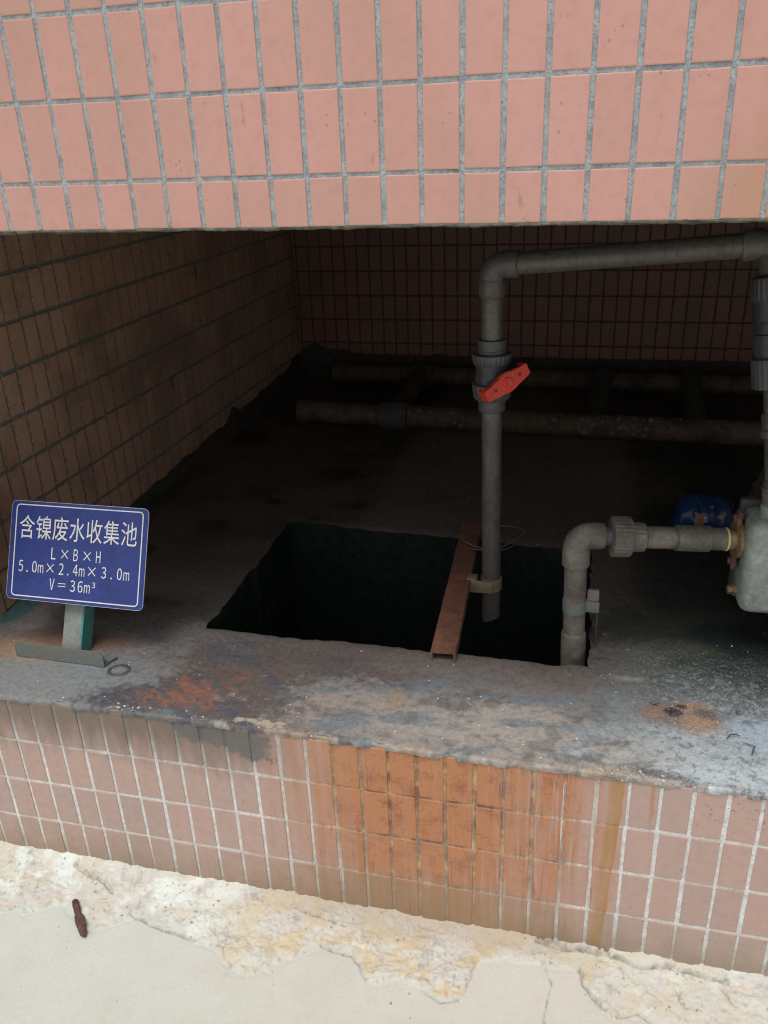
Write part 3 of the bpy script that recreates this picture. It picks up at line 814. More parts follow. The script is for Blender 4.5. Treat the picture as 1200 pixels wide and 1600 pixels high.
# the two nibs of sand right of the joint
gm = NT("yard_concrete")
p = gm.pos
x, y, z = gm.sep(p)
g1, g2, g3, g4 = gm.noise(p, 900, 3, 0.65), gm.noise(p, 140, 5, 0.65), gm.noise(p, 26, 5, 0.6), gm.noise(p, 7, 4, 0.55)
slab = gm.mix(gm.rng(x, -0.3, 0.9, 0, 1), (0.575, 0.605, 0.555), (0.605, 0.59, 0.53))
slab = gm.mix(gm.mul(gm.step(0.4, 0.65, g4), 0.5), slab, (0.55, 0.53, 0.47))
slab = gm.mix(gm.mul(gm.step(0.35, 0.7, g1), 0.42), slab, (0.66, 0.65, 0.62), 'MULTIPLY')
slab = gm.mix(gm.mul(gm.step(0.5, 0.75, g2), 0.28), slab, (0.78, 0.77, 0.73), 'MULTIPLY')
vs = gm.voro(p, 120)
slab = gm.mix(gm.mul(gm.math('LESS_THAN', vs['Distance'], 0.11), gm.mul(gm.math('GREATER_THAN', g2, 0.55), 0.6)), slab, (0.2, 0.18, 0.15))
q1, q2, q3 = gm.noise(p, 26, 6, 0.6), gm.noise(gm.scale(p, (1, 1.3, 1)), 13, 5, 0.6), gm.noise(p, 90, 5, 0.7)
xb = gm.math('MULTIPLY', gm.step(0.05, 0.35, x), gm.step(1.0, 0.72, x))
rough = gm.ramp(q1, [(0.30, (0.36, 0.35, 0.33)), (0.40, (0.54, 0.53, 0.49)), (0.5, (0.575, 0.56, 0.495)), (0.6, (0.545, 0.54, 0.495)), (0.72, (0.63, 0.635, 0.585))])
rough = gm.mix(gm.mul(gm.step(0.44, 0.58, q2), gm.add(0.3, gm.mul(xb, 0.5))), rough, (0.58, 0.475, 0.30))
rough = gm.mix(gm.mul(gm.step(0.58, 0.66, gm.noise(p, 21, 5, 0.6)), 0.6), rough, (0.62, 0.66, 0.62))
rough = gm.mix(gm.mul(gm.step(0.60, 0.67, gm.noise(p, 16, 5, 0.65)), 0.65), rough, (0.34, 0.335, 0.36))
rough = gm.mix(gm.mul(gm.step(0.64, 0.70, gm.noise(p, 19, 3, 0.6)), 0.5), rough, (0.58, 0.37, 0.24))
rough = gm.mix(gm.mul(gm.step(0.50, 0.75, q3), 0.4), rough, (0.62, 0.60, 0.57), 'MULTIPLY')
rough = gm.mix(gm.mul(gm.step(0.47, 0.6, gm.noise(p, 11, 5, 0.6)), gm.step(0.3, 0.0, x)), rough, (0.66, 0.70, 0.655))
rough = gm.mix(gm.mul(gm.step(0.63, 0.68, gm.noise(p, 260, 3, 0.6)), 0.35), rough, (0.2, 0.17, 0.14))
dirt = gm.mul(gm.step(-0.075, -0.005, gm.add(y, gm.mul(gm.math('SUBTRACT', q2, 0.5), 0.09))), gm.mul(gm.step(0.12, 0.35, x), gm.step(0.95, 0.7, x)))
rough = gm.mix(gm.mul(dirt, 0.75), rough, gm.mix(q3, (0.33, 0.27, 0.20), (0.50, 0.42, 0.33)))
vst = gm.voro(p, 85)
stone = gm.mul(gm.math('LESS_THAN', gm.add(vst['Distance'], gm.mul(q3, 0.12)), 0.36), gm.math('GREATER_THAN', gm.noise(p, 15, 4, 0.6), 0.53))
rough = gm.mix(gm.mul(stone, 0.6), rough, gm.mix(gm.sep(vst['Color'])[0], (0.30, 0.29, 0.31), (0.62, 0.56, 0.47)))
slab = gm.mix(gm.mul(gm.step(0.54, 0.62, gm.noise(p, 38, 6, 0.7)), 0.22), slab, (0.47, 0.45, 0.40))
c = gm.mix(gm.attr("rough"), slab, rough)
c = gm.mix(gm.mul(gm.attr("crack"), gm.rng(gm.noise(p, 60, 4, 0.7), 0.38, 0.62, 0.0, 0.6)), c, (0.13, 0.11, 0.09))
gm.set(Base_Color=c, Roughness=0.88, Specular_IOR_Level=0.25)
gm.set(Normal=gm.bump(gm.add(gm.mul(g1, 0.4), gm.mul(gm.attr("rough"), gm.add(gm.mul(q3, 0.8), gm.mul(stone, 0.5)))), 0.5, 0.002))
me = np_mesh("ground", np.stack([YX, YY, YZ], -1).reshape(-1, 3), grid_quads(len(yx), len(yy)), None, (gm.mat,), True)
attr_f(me, "rough", ro); attr_f(me, "crack", crack)
tag(put("ground", me), kind="structure")

# loose grit: crumbs of mortar on the yard and on the ledge
def grit(name, pts, mats, seed):
    r_ = np.random.RandomState(seed)
    bm = bmesh.new()
    for (x, y, z, s) in pts:
        m = Matrix.Translation((x, y, z + s * 0.3)) @ Matrix.Rotation(r_.uniform(0, 6.28), 4, 'Z') @ Matrix.Rotation(r_.uniform(-0.5, 0.5), 4, 'X') @ Matrix.Diagonal((s * r_.uniform(0.8, 1.5), s * r_.uniform(0.7, 1.1), s * r_.uniform(0.45, 0.8), 1))
        k0 = len(bm.faces)
        vs = bmesh.ops.create_icosphere(bm, subdivisions=1, radius=1.0, matrix=m)['verts']
        for v in vs: v.co += Vector(r_.uniform(-0.28, 0.28, 3)) * s
        mi = r_.randint(len(mats))
        for f in {f for v in vs for f in v.link_faces}: f.material_index = mi
    o = obj(name, bm, list(mats), smooth=False)
    return tag(o, kind="stuff")
def flat(name, c):
    m = NT(name); n = m.noise(m.pos, 400, 3)
    m.set(Base_Color=m.mix(n, tuple(v * 0.7 for v in c), tuple(min(1, v * 1.25) for v in c)), Roughness=0.9)
    return m.mat
M_grit = [flat("cream_crumb", (0.55, 0.50, 0.40)), flat("grey_crumb", (0.40, 0.39, 0.37)), flat("white_crumb", (0.62, 0.62, 0.58)), flat("brown_crumb", (0.36, 0.28, 0.20))]
rg = np.random.RandomState(77)
def near_z(X, Y, Zg, gx_, gy_, x, y):
    return Zg[np.searchsorted(gx_, x), np.searchsorted(gy_, y)]
pts = []
for k in range(900):
    x = rg.uniform(-0.36, 1.25)
    b = np.interp(x, BND[:, 0], BND[:, 1])
    y = b * rg.uniform(0.0, 1.25) ** 0.8 if rg.rand() < 0.8 else rg.uniform(-0.45, -0.02)
    s = 0.0005 + 0.0019 * rg.rand() ** 4
    pts.append((x, y, near_z(YX, YY, YZ, yx, yy, x, y), s))
go = grit("yard_grit", pts, M_grit, 5)
pts = []
for k in range(260):
    x, y = rg.uniform(-0.40, 1.2), 0.01 + 0.42 * rg.rand() ** 1.4
    if HX0 - 0.02 < x < HX1 + 0.02 and y > HY0 - 0.015: continue
    s = 0.0005 + 0.0016 * rg.rand() ** 4
    pts.append((x, y, near_z(GX, GY, FZ, gx, gy, x, y), s))
for k in range(60):
    x = rg.choice([rg.uniform(0.03, 0.36), rg.uniform(-0.06, 0.0), rg.uniform(0.82, 0.93)])
    y = 0.001 + 0.016 * rg.rand() ** 2
    pts.append((x, y, near_z(GX, GY, FZ, gx, gy, x, y), 0.0008 + 0.0022 * rg.rand() ** 3))
lo_ = grit("ledge_grit", pts, [M_grit[2], M_grit[2], M_grit[0], M_grit[1]], 6)

# ------------------------------------------------------------------ materials of the pipework and small things
M_pvc = simple("grey_pvc", (0.115, 0.104, 0.092), 0.42, dirt=(0.048, 0.039, 0.032), dirt_amt=0.4, dscale=14, vert=True)
M_pvc_dusty = simple("dusty_pvc", (0.145, 0.134, 0.112), 0.6, dirt=(0.07, 0.055, 0.04), dirt_amt=0.45, dscale=22, bump=0.25, second=(0.20, 0.165, 0.135))
M_fit = simple("dark_grey_fitting", (0.085, 0.086, 0.088), 0.45, dirt=(0.06, 0.055, 0.05), dscale=26)
M_body = simple("charcoal_plastic", (0.045, 0.047, 0.053), 0.4, dirt=(0.09, 0.08, 0.07), dirt_amt=0.25, dscale=30)
M_red = simple("red_plastic", (0.72, 0.055, 0.03), 0.4, dirt=(0.45, 0.06, 0.04), dirt_amt=0.3, dscale=40, bump=0.08)
M_red_shade = simple("shaded_red_plastic", (0.22, 0.03, 0.02), 0.6)
M_rust = simple("rusty_steel", (0.20, 0.085, 0.052), 0.8, dirt=(0.085, 0.042, 0.03), dirt_amt=0.45, dscale=26, bump=0.5, second=(0.26, 0.105, 0.06))
M_rust_dark = simple("dark_rust", (0.12, 0.06, 0.05), 0.85, dirt=(0.05, 0.03, 0.028), dirt_amt=0.5, dscale=60, bump=0.6, second=(0.20, 0.085, 0.05))
M_strap = simple("ochre_stained_steel", (0.24, 0.20, 0.14), 0.7, dirt=(0.24, 0.13, 0.035), dirt_amt=0.6, dscale=45, bump=0.4)
M_brass = simple("tarnished_brass", (0.30, 0.215, 0.115), 0.5, metal=0.35, dirt=(0.11, 0.07, 0.045), dirt_amt=0.5, dscale=50, bump=0.3)
M_tape = simple("yellowed_tape", (0.60, 0.50, 0.18), 0.7)
M_pump = simple("grey_green_casting", (0.30, 0.34, 0.295), 0.5, dirt=(0.12, 0.13, 0.105), dirt_amt=0.35, dscale=18, bump=0.35, second=(0.38, 0.42, 0.375))
M_pump_dark = simple("greasy_iron", (0.045, 0.045, 0.042), 0.6, dirt=(0.09, 0.05, 0.03), dscale=24, bump=0.4)
M_old = simple("encrusted_brown_pipe", (0.075, 0.046, 0.022), 0.75, dirt=(0.025, 0.018, 0.012), dirt_amt=0.5, dscale=13, bump=0.8, second=(0.095, 0.062, 0.034))
M_green_grey = simple("greenish_grey_pipe", (0.05, 0.052, 0.045), 0.7, dirt=(0.02, 0.02, 0.016), dscale=18, bump=0.5)
M_steel_paint = simple("grey_green_paint", (0.235, 0.255, 0.235), 0.55, dirt=(0.15, 0.10, 0.065), dirt_amt=0.3, dscale=35, bump=0.3)
M_steel_dark = simple("dull_green_paint", (0.145, 0.165, 0.15), 0.6, dirt=(0.19, 0.11, 0.06), dirt_amt=0.28, dscale=35, bump=0.35)
M_teal = simple("teal_paint", (0.045, 0.235, 0.225), 0.5, dirt=(0.20, 0.22, 0.19), dirt_amt=0.35, dscale=45, bump=0.2)
M_rubber = simple("grey_rubber", (0.055, 0.054, 0.052), 0.8, dirt=(0.15, 0.14, 0.13), dscale=60)
M_wire = simple("galvanised_wire", (0.20, 0.17, 0.14), 0.5, metal=0.4, dirt=(0.11, 0.06, 0.035), dscale=60)
M_blue = simple("blue_enamel", (0.021, 0.041, 0.215), 0.36, dirt=(0.014, 0.024, 0.12), dirt_amt=0.35, dscale=26, bump=0.06)
M_white = simple("white_lettering", (0.74, 0.75, 0.74), 0.5, dirt=(0.55, 0.56, 0.58), dirt_amt=0.25, dscale=80, bump=0.05)
M_alu = simple("bare_sheet_metal", (0.5, 0.52, 0.55), 0.4, metal=0.6)

def P(*a): return Vector(a)
def along(A, B, t): return A + (B - A) * t

# ------------------------------------------------------------------ return pipe: drops into the pit, red-handled ball valve
A0, A1 = P(0.581, 0.58, 0.322), P(0.571, 0.58, 1.118)
HZ = P(1.060, 0.50, 1.163)
RP = 0.0213
rp = thing("return_pipe", A0, "grey plastic pipe dropping into the pit, with a red-handled valve and a top elbow", "pipe")
UP = (A1 - A0).normalized()
HD = (HZ - A1).normalized()
def z_at(z): return A0 + UP * ((z - A0.z) / UP.z)
bm = bmesh.new()
# lower pipe, open obliquely cut end
ringo, ringi, ru, rui = [], [], [], []
d, fx, fy = frame(UP)
for k in range(36):
    a = 2 * math.pi * k / 36
    e = fx * math.cos(a) + fy * math.sin(a)
    cut = 0.012 * (e.x * 0.8 - e.y * 0.5) / RP * 0.02
    ringo.append(bm.verts.new(A0 + e * RP + UP * cut)); ringi.append(bm.verts.new(A0 + e * (RP - 0.003) + UP * cut))
    ru.append(bm.verts.new(z_at(0.83) + e * RP)); rui.append(bm.verts.new(A0 + e * (RP - 0.003) + UP * 0.2))
for k in range(36):
    j = (k + 1) % 36
    bm.faces.new((ringo[k], ringo[j], ru[j], ru[k])); bm.faces.new((ringi[j], ringi[k], rui[k], rui[j])); bm.faces.new((ringo[j], ringo[k], ringi[k], ringi[j]))
bm.faces.new(ru); bm.faces.new(rui)
obj("lower_pipe", bm, M_pvc, rp)
lathe("upper_pipe", z_at(0.972), UP, [(0, RP), (A1.z - 0.972 - 0.055, RP)], M_pvc, rp)
bm = bmesh.new()
add_tube(bm, elbow_path(A1 - UP * 0.058, A1, A1 + HD * 0.05, 0.024, 12), 0.0245, 36)
add_lathe(bm, A1 - UP * 0.060, UP, [(0, 0.0245), (0.0015, 0.0262), (0.030, 0.0262), (0.034, 0.0250)], 36)
add_lathe(bm, A1 + HD * 0.054, -HD, [(0, 0.0245), (0.0015, 0.0262), (0.022, 0.0262), (0.026, 0.0250)], 36)
obj("elbow", bm, M_pvc, rp)
L = (HZ - A1).length
lathe("horizontal_pipe", A1 + HD * 0.05, HD, [(0, RP), (L - 0.09, RP)], M_pvc, rp)
# ball valve with two union nuts
vb = z_at(0.846)
VS = 0.95
def vz(px): return z_at(0.9743 - (px - 530) * 0.001338).copy()
bm = bmesh.new()
def sec(y0, y1, prof, ribs=0, rib=0.0):
    a, b = vz(y1), vz(y0)
    add_lathe(bm, a, UP, [(t * (b - a).length, r) for t, r in prof], 40, ribs, rib)
sec(562, 598, [(0, 0.033), (0.2, 0.0345), (0.45, 0.0345), (0.5, 0.0332), (0.8, 0.0335), (0.82, 0.036), (1, 0.036)])
valve = obj("ball_valve", bm, M_body, rp)
bm = bmesh.new(); sec(529, 551, [(0, 0.0285), (0.25, 0.029), (0.3, 0.0278), (0.6, 0.0282), (0.66, 0.029), (0.96, 0.029), (1, 0.0255)])
obj("upper_collar", bm, M_fit, rp)
bm = bmesh.new(); sec(550, 567, [(0, 0.0355), (0.1, 0.0375), (0.8, 0.0395), (0.95, 0.0395), (1, 0.034)], 26, 0.028)
obj("upper_union_nut", bm, M_fit, rp)
bm = bmesh.new(); sec(596, 622, [(0, 0.0335), (0.15, 0.0375), (0.8, 0.0395), (0.96, 0.039), (1, 0.035)], 26, 0.03)
obj("lower_union_nut", bm, M_fit, rp)
bm = bmesh.new(); sec(621, 641, [(0, 0.0255), (0.06, 0.0278), (0.5, 0.0282), (0.8, 0.0285), (1, 0.0285)])
obj("lower_collar", bm, M_fit, rp)
# handle: a waisted bar with a round hub, on a stem facing the yard
SD = P(0.58, -0.78, 0.10).normalized()
hb = vz(591)
SX = SD.cross(P(0, 0, 1)).normalized(); SX = -SX if SX.x < 0 else SX
SZ = SD.cross(SX); SZ = -SZ if SZ.z < 0 else SZ
ang = R(25)
hx_, hz_ = SX * math.cos(ang) + SZ * math.sin(ang), SZ * math.cos(ang) - SX * math.sin(ang)
lathe("valve_stem", hb + SD * 0.028, SD, [(0, 0.014), (0.012, 0.014), (0.013, 0.010), (0.034, 0.010)], M_body, valve)
bm = bmesh.new()
half = [(-0.054, -0.0085), (-0.050, -0.0105), (-0.030, -0.0105), (-0.014, -0.0155), (0, -0.0170), (0.014, -0.0155), (0.030, -0.0105), (0.050, -0.0105), (0.054, -0.0085)]
half = [(x * 0.99, y * 1.22) for x, y in half]
outl = half + [(-x, -y) for x, y in half]
add_prism(bm, outl, hb + SD * 0.052, hx_, hz_, SD, 0.012)
es = [e for e in bm.edges]
bmesh.ops.bevel(bm, geom=es, offset=0.0018, segments=2, affect='EDGES')
for s in (-1, 1):       # turned-back end lips
    add_prism(bm, [(s * 0.0470, -0.0122), (s * 0.0470, 0.0122), (s * 0.0540, 0.0108), (s * 0.0540, -0.0108)][::s], hb + SD * 0.036, hx_, hz_, SD, 0.026)
hnd = obj("handle", bm, M_red, valve)
lathe("hub", hb + SD * 0.063, SD, [(0, 0.0115), (0.003, 0.0112), (0.0042, 0.0095), (0.0034, 0.004), (0.0034, 0.001)], M_red, valve)
for s in (-1, 1):  # raised discs, darker red painting the shade of two hollows
    add = bmesh.new()
    add_lathe(add, hb + SD * 0.0632 + hx_ * s * 0.030 + hz_ * 0.001, SD, [(0, 0.0038), (0.0013, 0.0036), (0.0016, 0.0026)], 20)
    obj("recess_shade", add, M_red_shade, valve)

# ------------------------------------------------------------------ rusty channel bar across the opening, strap holding the return pipe
B0, B1 = P(0.523, 0.262, Z_LED + 0.004), P(0.497, 0.866, Z_LED + 0.004)
bar = thing("channel_bar", (B0 + B1) / 2, "rusty brown steel channel lying across the pit opening beside the grey pipe", "steel bar")
bd = (B1 - B0).normalized(); bs = bd.cross(P(0, 0, 1)).normalized(); bz = bs.cross(bd)
bm = bmesh.new()
prof = [(-0.025, -0.002), (-0.025, 0.017), (-0.0235, 0.019), (0.0235, 0.019), (0.025, 0.017), (0.025, -0.002), (0.0205, -0.002), (0.0205, 0.0135), (-0.0205, 0.0135), (-0.0205, -0.002)]
nseg = 60
rings = []
for k in range(nseg + 1):
    t = k / nseg
    o = B0 + (B1 - B0) * t
    ring = []
    for i, (a, b) in enumerate(prof):
        w = (vnoise(np.array(t * 30.0), np.array(i * 1.7), 201) - 0.5) * 0.0022
        ring.append(bm.verts.new(o + bs * (a + w) + bz * (b + w * 0.6)))
    rings.append(ring)
n = len(prof)
for a, b in zip(rings, rings[1:]):
    for k in range(n):
        bm.faces.new((a[k], a[(k + 1) % n], b[(k + 1) % n], b[k]))
bm.faces.new(rings[0][::-1]); bm.faces.new(rings[-1])
obj("channel", bm, M_rust, bar)
pc = z_at(0.418)
bm = bmesh.new()
add_box(bm, (pc.x - 0.022, pc.y - 0.0255, pc.z), (0.056, 0.005, 0.030), None, 0.001)
add_lathe(bm, pc - UP * 0.0145, UP, [(0, 0.0222), (0.0005, 0.0242), (0.0285, 0.0242), (0.029, 0.0222)], 36)
add_box(bm, (pc.x - 0.042, pc.y - 0.012, pc.z + 0.010), (0.022, 0.026, 0.016), None, 0.001)
obj("pipe_strap", bm, M_strap, bar)
# loose tie wire round bar and pipe
wire = []
for k in range(70):
    a = k / 69 * 2 * math.pi * 1.55 + 2.4
    wire.append(P(0.560 + 0.075 * math.cos(a) + 0.006 * math.sin(3 * a), 0.765 + 0.085 * math.sin(a), Z_LED + 0.030 + 0.010 * math.sin(a * 1.3 + 1) + 0.004 * k / 70 + 0.012 * max(0, math.cos(a))))
bm = bmesh.new(); add_tube(bm, wire, 0.0016, 8)
tag(obj("tie_wire", bm, M_wire), "thin loose loop of wire behind the grey pipe, over the rusty channel's far end", "wire")

# ------------------------------------------------------------------ suction pipe from the pit to the pump
S0, S1 = P(0.773, 0.362, 0.30), P(0.763, 0.362, 0.655)
S2 = P(1.062, 0.418, 0.642)
sp_ = thing("suction_pipe", S0, "dusty grey pipe rising from the pit's right corner and turning level towards the pump", "pipe")
SU = (S1 - S0).normalized(); SH = (S2 - S1).normalized()
lathe("standing_pipe", S0, SU, [(0, RP), (0.31, RP)], M_pvc_dusty, sp_)
def sz(z): return S0 + SU * ((z - S0.z) / SU.z)
lathe("lower_coupling", sz(0.350), SU, [(0, RP), (0.0008, 0.0245), (0.088, 0.0245), (0.092, 0.0238), (0.095, RP + 0.0002)], M_pvc_dusty, sp_)
bm = bmesh.new()
add_tube(bm, elbow_path(S1 - SU * 0.058, S1, S1 + SH * 0.05, 0.024, 12), 0.0245, 36)
add_lathe(bm, S1 - SU * 0.062, SU, [(0, 0.0225), (0.0015, 0.0262), (0.032, 0.0262), (0.036, 0.0250)], 36)
add_lathe(bm, S1 + SH * 0.046, -SH, [(0, 0.0225), (0.0015, 0.0255), (0.018, 0.0255), (0.022, 0.0248)], 36)
obj("elbow", bm, M_pvc_dusty, sp_)
SL = (S2 - S1).length
def hp(px): return S1 + SH * ((px - 905) / 250 * SL)
def hl(name, x0, x1, prof, mat, **kw):
    a, b = hp(x0), hp(x1)
    return lathe(name, a, SH, [(t * (b - a).length, r) for t, r in prof], mat, sp_, **kw)
hl("threaded_nipple", 938, 960, [(0, 0.0225), (0.1, 0.0225), (0.12, 0.0195), (0.3, 0.0205), (0.32, 0.019), (0.5, 0.0205), (0.55, 0.019), (1, 0.0195)], M_fit)
hl("union_nut", 957, 988, [(0, 0.034), (0.05, 0.0378), (0.85, 0.0378), (0.95, 0.036), (1, 0.028)], M_pvc_dusty, ribs=30, rib=0.025)
hl("union_sleeve", 986, 1010, [(0, 0.0285), (0.9, 0.0265), (1, 0.022)], M_pvc_dusty, ribs=20, rib=0.03)
hl("level_pipe", 1008, 1133, [(0, RP), (1, RP)], M_pvc_dusty)
hl("coupling", 1055, 1107, [(0, RP), (0.02, 0.0248), (0.97, 0.0248), (1, RP)], M_pvc_dusty)
hl("thread_tape", 1130, 1134, [(0, 0.0212), (0.2, 0.0222), (0.8, 0.0222), (1, 0.020)], M_tape)
hl("brass_nipple", 1133, 1152, [(0, 0.0185), (0.1, 0.0195), (0.9, 0.0195), (1, 0.019)], M_brass)
# strap bracket on the pit's rim
bm = bmesh.new()
c0 = sz(0.505)
add_box(bm, (c0.x + 0.028, c0.y - 0.004, c0.z), (0.038, 0.006, 0.022), None, 0.0008)
add_box(bm, (c0.x + 0.034, c0.y + 0.004, c0.z + 0.012), (0.022, 0.008, 0.044), None, 0.0008)
add_lathe(bm, c0 - SU * 0.0125, SU, [(0, 0.0215), (0.0005, 0.0232), (0.0245, 0.0232), (0.025, 0.0215)], 36)
obj("bracket", bm, M_steel_dark, sp_)
bm = bmesh.new()
add_box(bm, (c0.x + 0.0445, c0.y + 0.016, 0.455), (0.004, 0.022, 0.150), None, 0.0006)
obj("bracket_upright", bm, M_pump_dark, sp_)

# ------------------------------------------------------------------ pump at the right
pm = thing("pump", (1.25, 0.43, Z_LED), "squat grey-green cast pump casing at the right edge, fed by the level pipe", "pump")
bm = bmesh.new()
add_box(bm, (1.195, 0.413, 0.606), (0.262, 0.105, 0.186), None, 0.022, 5)
casing = obj("casing", bm, M_pump, pm)
bm = bmesh.new()
add_box(bm, (1.192, 0.462, 0.610), (0.268, 0.020, 0.200), None, 0.008, 3)
obj("back_flange", bm, M_pump_dark, pm)
SN = SH
lathe("inlet_flange", P(1.062, 0.418, 0.642) - SN * 0.013, SN, [(0, 0.026), (0.001, 0.034), (0.011, 0.034), (0.012, 0.028), (0.02, 0.028)], M_brass, pm)
for dz in (-0.044, 0.044):
    bm = bmesh.new()
    add_box(bm, (1.0535, 0.418, 0.642 + dz), (0.010, 0.024, 0.030), None, 0.004, 2)
    add_lathe(bm, P(1.050, 0.418, 0.642 + dz), P(-1, 0, 0), [(0, 0.0075), (0.006, 0.0075), (0.0065, 0.006)], 6)
    obj("flange_bolt", bm, M_rust_dark, pm)
lathe("drain_plug", P(1.066, 0.41, 0.540), P(-1, -0.15, 0), [(0, 0.012), (0.008, 0.012), (0.009, 0.0085), (0.017, 0.0085), (0.018, 0.006)], M_brass, pm, seg=6)
lathe("outlet_neck", P(1.116, 0.418, 0.688), P(-0.04, 0.06, 1), [(0, 0.038), (0.010, 0.034), (0.014, 0.029), (0.028, 0.028), (0.030, 0.024)], M_pump, pm)
lathe("motor", P(1.24, 0.47, 0.60), P(0, 1, 0), [(0, 0.10), (0.01, 0.11), (0.26, 0.11), (0.27, 0.09)], M_pump_dark, pm, ribs=24, rib=0.05)
bm = bmesh.new()
add_box(bm, (1.30, 0.56, Z_LED + 0.036), (0.30, 0.44, 0.018), None, 0.003)
for fx_, fy_ in ((1.18, 0.37), (1.42, 0.37), (1.18, 0.75), (1.42, 0.75)):
    add_box(bm, (fx_, fy_, Z_LED + 0.0135), (0.05, 0.05, 0.027), None, 0.003)
add_box(bm, (1.25, 0.42, Z_LED + 0.085), (0.13, 0.07, 0.085), None, 0.006)
obj("base_frame", bm, M_pump_dark, pm)

# ------------------------------------------------------------------ delivery pipe: from the pump up to the horizontal run, with its own black valve
D0, D1 = P(1.1148, 0.4198, 0.716), HZ
dp = thing("delivery_pipe", D0, "dark pipe with chunky black valve rising from the pump along the right edge", "pipe")
DU = (D1 - D0).normalized(); DL = (D1 - D0).length
def dl(name, y0, y1, prof, mat, **kw):
    a = D0 + DU * (DL * (806 - y1) / 422)
    ln = DL * (y1 - y0) / 422
    return lathe(name, a, DU, [(t * ln, r) for t, r in prof], mat, dp, **kw)
dl("standing_pipe", 610, 806, [(0, RP), (1, RP)], M_pvc)
dl("upper_pipe", 400, 440, [(0, RP), (1, RP)], M_pvc)
dl("lower_coupling", 772, 806, [(0, 0.0245), (0.05, 0.0262), (0.93, 0.0262), (1, 0.022)], M_pvc_dusty)
dl("socket", 762, 773, [(0, 0.0245), (0.85, 0.0235), (1, 0.0215)], M_fit)
dl("pipe_joint", 650, 692, [(0, 0.022), (0.04, 0.0285), (0.3, 0.0285), (0.36, 0.0255), (0.9, 0.0255), (1, 0.022)], M_fit)
dl("valve_body", 470, 560, [(0, 0.034), (0.1, 0.0375), (0.4, 0.0375), (0.42, 0.034), (0.6, 0.034), (0.64, 0.0375), (1, 0.0375)], M_body)
dl("upper_union_nut", 430, 470, [(0, 0.037), (0.1, 0.040), (0.85, 0.039), (1, 0.029)], M_body, ribs=26, rib=0.03)
dl("lower_union_nut", 560, 612, [(0, 0.030), (0.05, 0.0395), (0.8, 0.041), (0.95, 0.040), (1, 0.035)], M_fit, ribs=26, rib=0.02)
bm = bmesh.new()
add_tube(bm, elbow_path(D1 - DU * 0.05, D1, D1 - HD * 0.05, 0.024, 12), 0.0245, 36)
add_lathe(bm, D1 - DU * 0.058, DU, [(0, 0.0225), (0.0015, 0.0270), (0.036, 0.0270), (0.040, 0.0250)], 36)
add_lathe(bm, D1 - HD * 0.050, HD, [(0, 0.0225), (0.0015, 0.0270), (0.030, 0.0270), (0.034, 0.0250)], 36)
obj("elbow", bm, M_pvc, dp)

# ------------------------------------------------------------------ old pipes lying at the back
mf = thing("old_pipework", (0.5, 1.9, Z_LED), "two long encrusted brown pipes joined by crosspieces, lying before the back wall", "pipework")
rs2 = np.random.RandomState(3)
def old_pipe(name, A, B, r, mat, n=150, rough=0.003, caps=True):
    A, B = P(*A), P(*B)
    bm = bmesh.new()
    d, x, y = frame(B - A)
    rings = []
    for k in range(n):
        t = k / (n - 1)
        c = A.lerp(B, t)
        ring = []
        for q in range(20):
            a = 2 * math.pi * q / 20
            rr = r + (float(fbm(np.array(t * 40.0), np.array(q * 0.9), 301, 3)) - 0.5) * rough * 2
            ring.append(bm.verts.new(c + (x * math.cos(a) + y * math.sin(a)) * rr))
        rings.append(ring)
    for a, b in zip(rings, rings[1:]):
        for k in range(20): bm.faces.new((a[k], a[(k + 1) % 20], b[(k + 1) % 20], b[k]))
    bm.faces.new(rings[0][::-1]); bm.faces.new(rings[-1])
    return obj(name, bm, mat, mf)
fp_ = old_pipe("front_pipe", (-0.24, 1.66, Z_LED + 0.05), (2.6, 1.60, Z_LED + 0.03), 0.040, M_old)
bp_ = old_pipe("rear_pipe", (-0.27, 2.20, Z_LED + 0.05), (2.6, 2.16, Z_LED + 0.04), 0.038, M_old)
lathe("pipe_cap", P(-0.25, 1.66, Z_LED + 0.05), P(1, -0.02, 0), [(0, 0.030), (0.006, 0.0425), (0.055, 0.0435), (0.060, 0.040)], M_old, mf)
lathe("pipe_cap", P(-0.28, 2.20, Z_LED + 0.05), P(1, -0.02, 0), [(0, 0.030), (0.006, 0.0405), (0.055, 0.0415), (0.060, 0.038)], M_old, mf)
old_pipe("crosspiece", (0.115, 1.68, Z_LED + 0.055), (0.10, 2.18, Z_LED + 0.055), 0.036, M_old, 50, 0.006)
lathe("tee_collar", P(0.06, 1.652, Z_LED + 0.048), P(1, -0.02, 0), [(0, 0.041), (0.004, 0.050), (0.10, 0.050), (0.104, 0.041)], M_green_grey, mf)
lathe("tee_collar", P(0.05, 2.194, Z_LED + 0.049), P(1, -0.02, 0), [(0, 0.039), (0.004, 0.047), (0.10, 0.047), (0.104, 0.039)], M_green_grey, mf)
for x in (0.80, 1.12):
    old_pipe("crosspiece", (x, 1.66, Z_LED + 0.04), (x + 0.02, 2.18, Z_LED + 0.085), 0.036, M_green_grey, 40, 0.002)
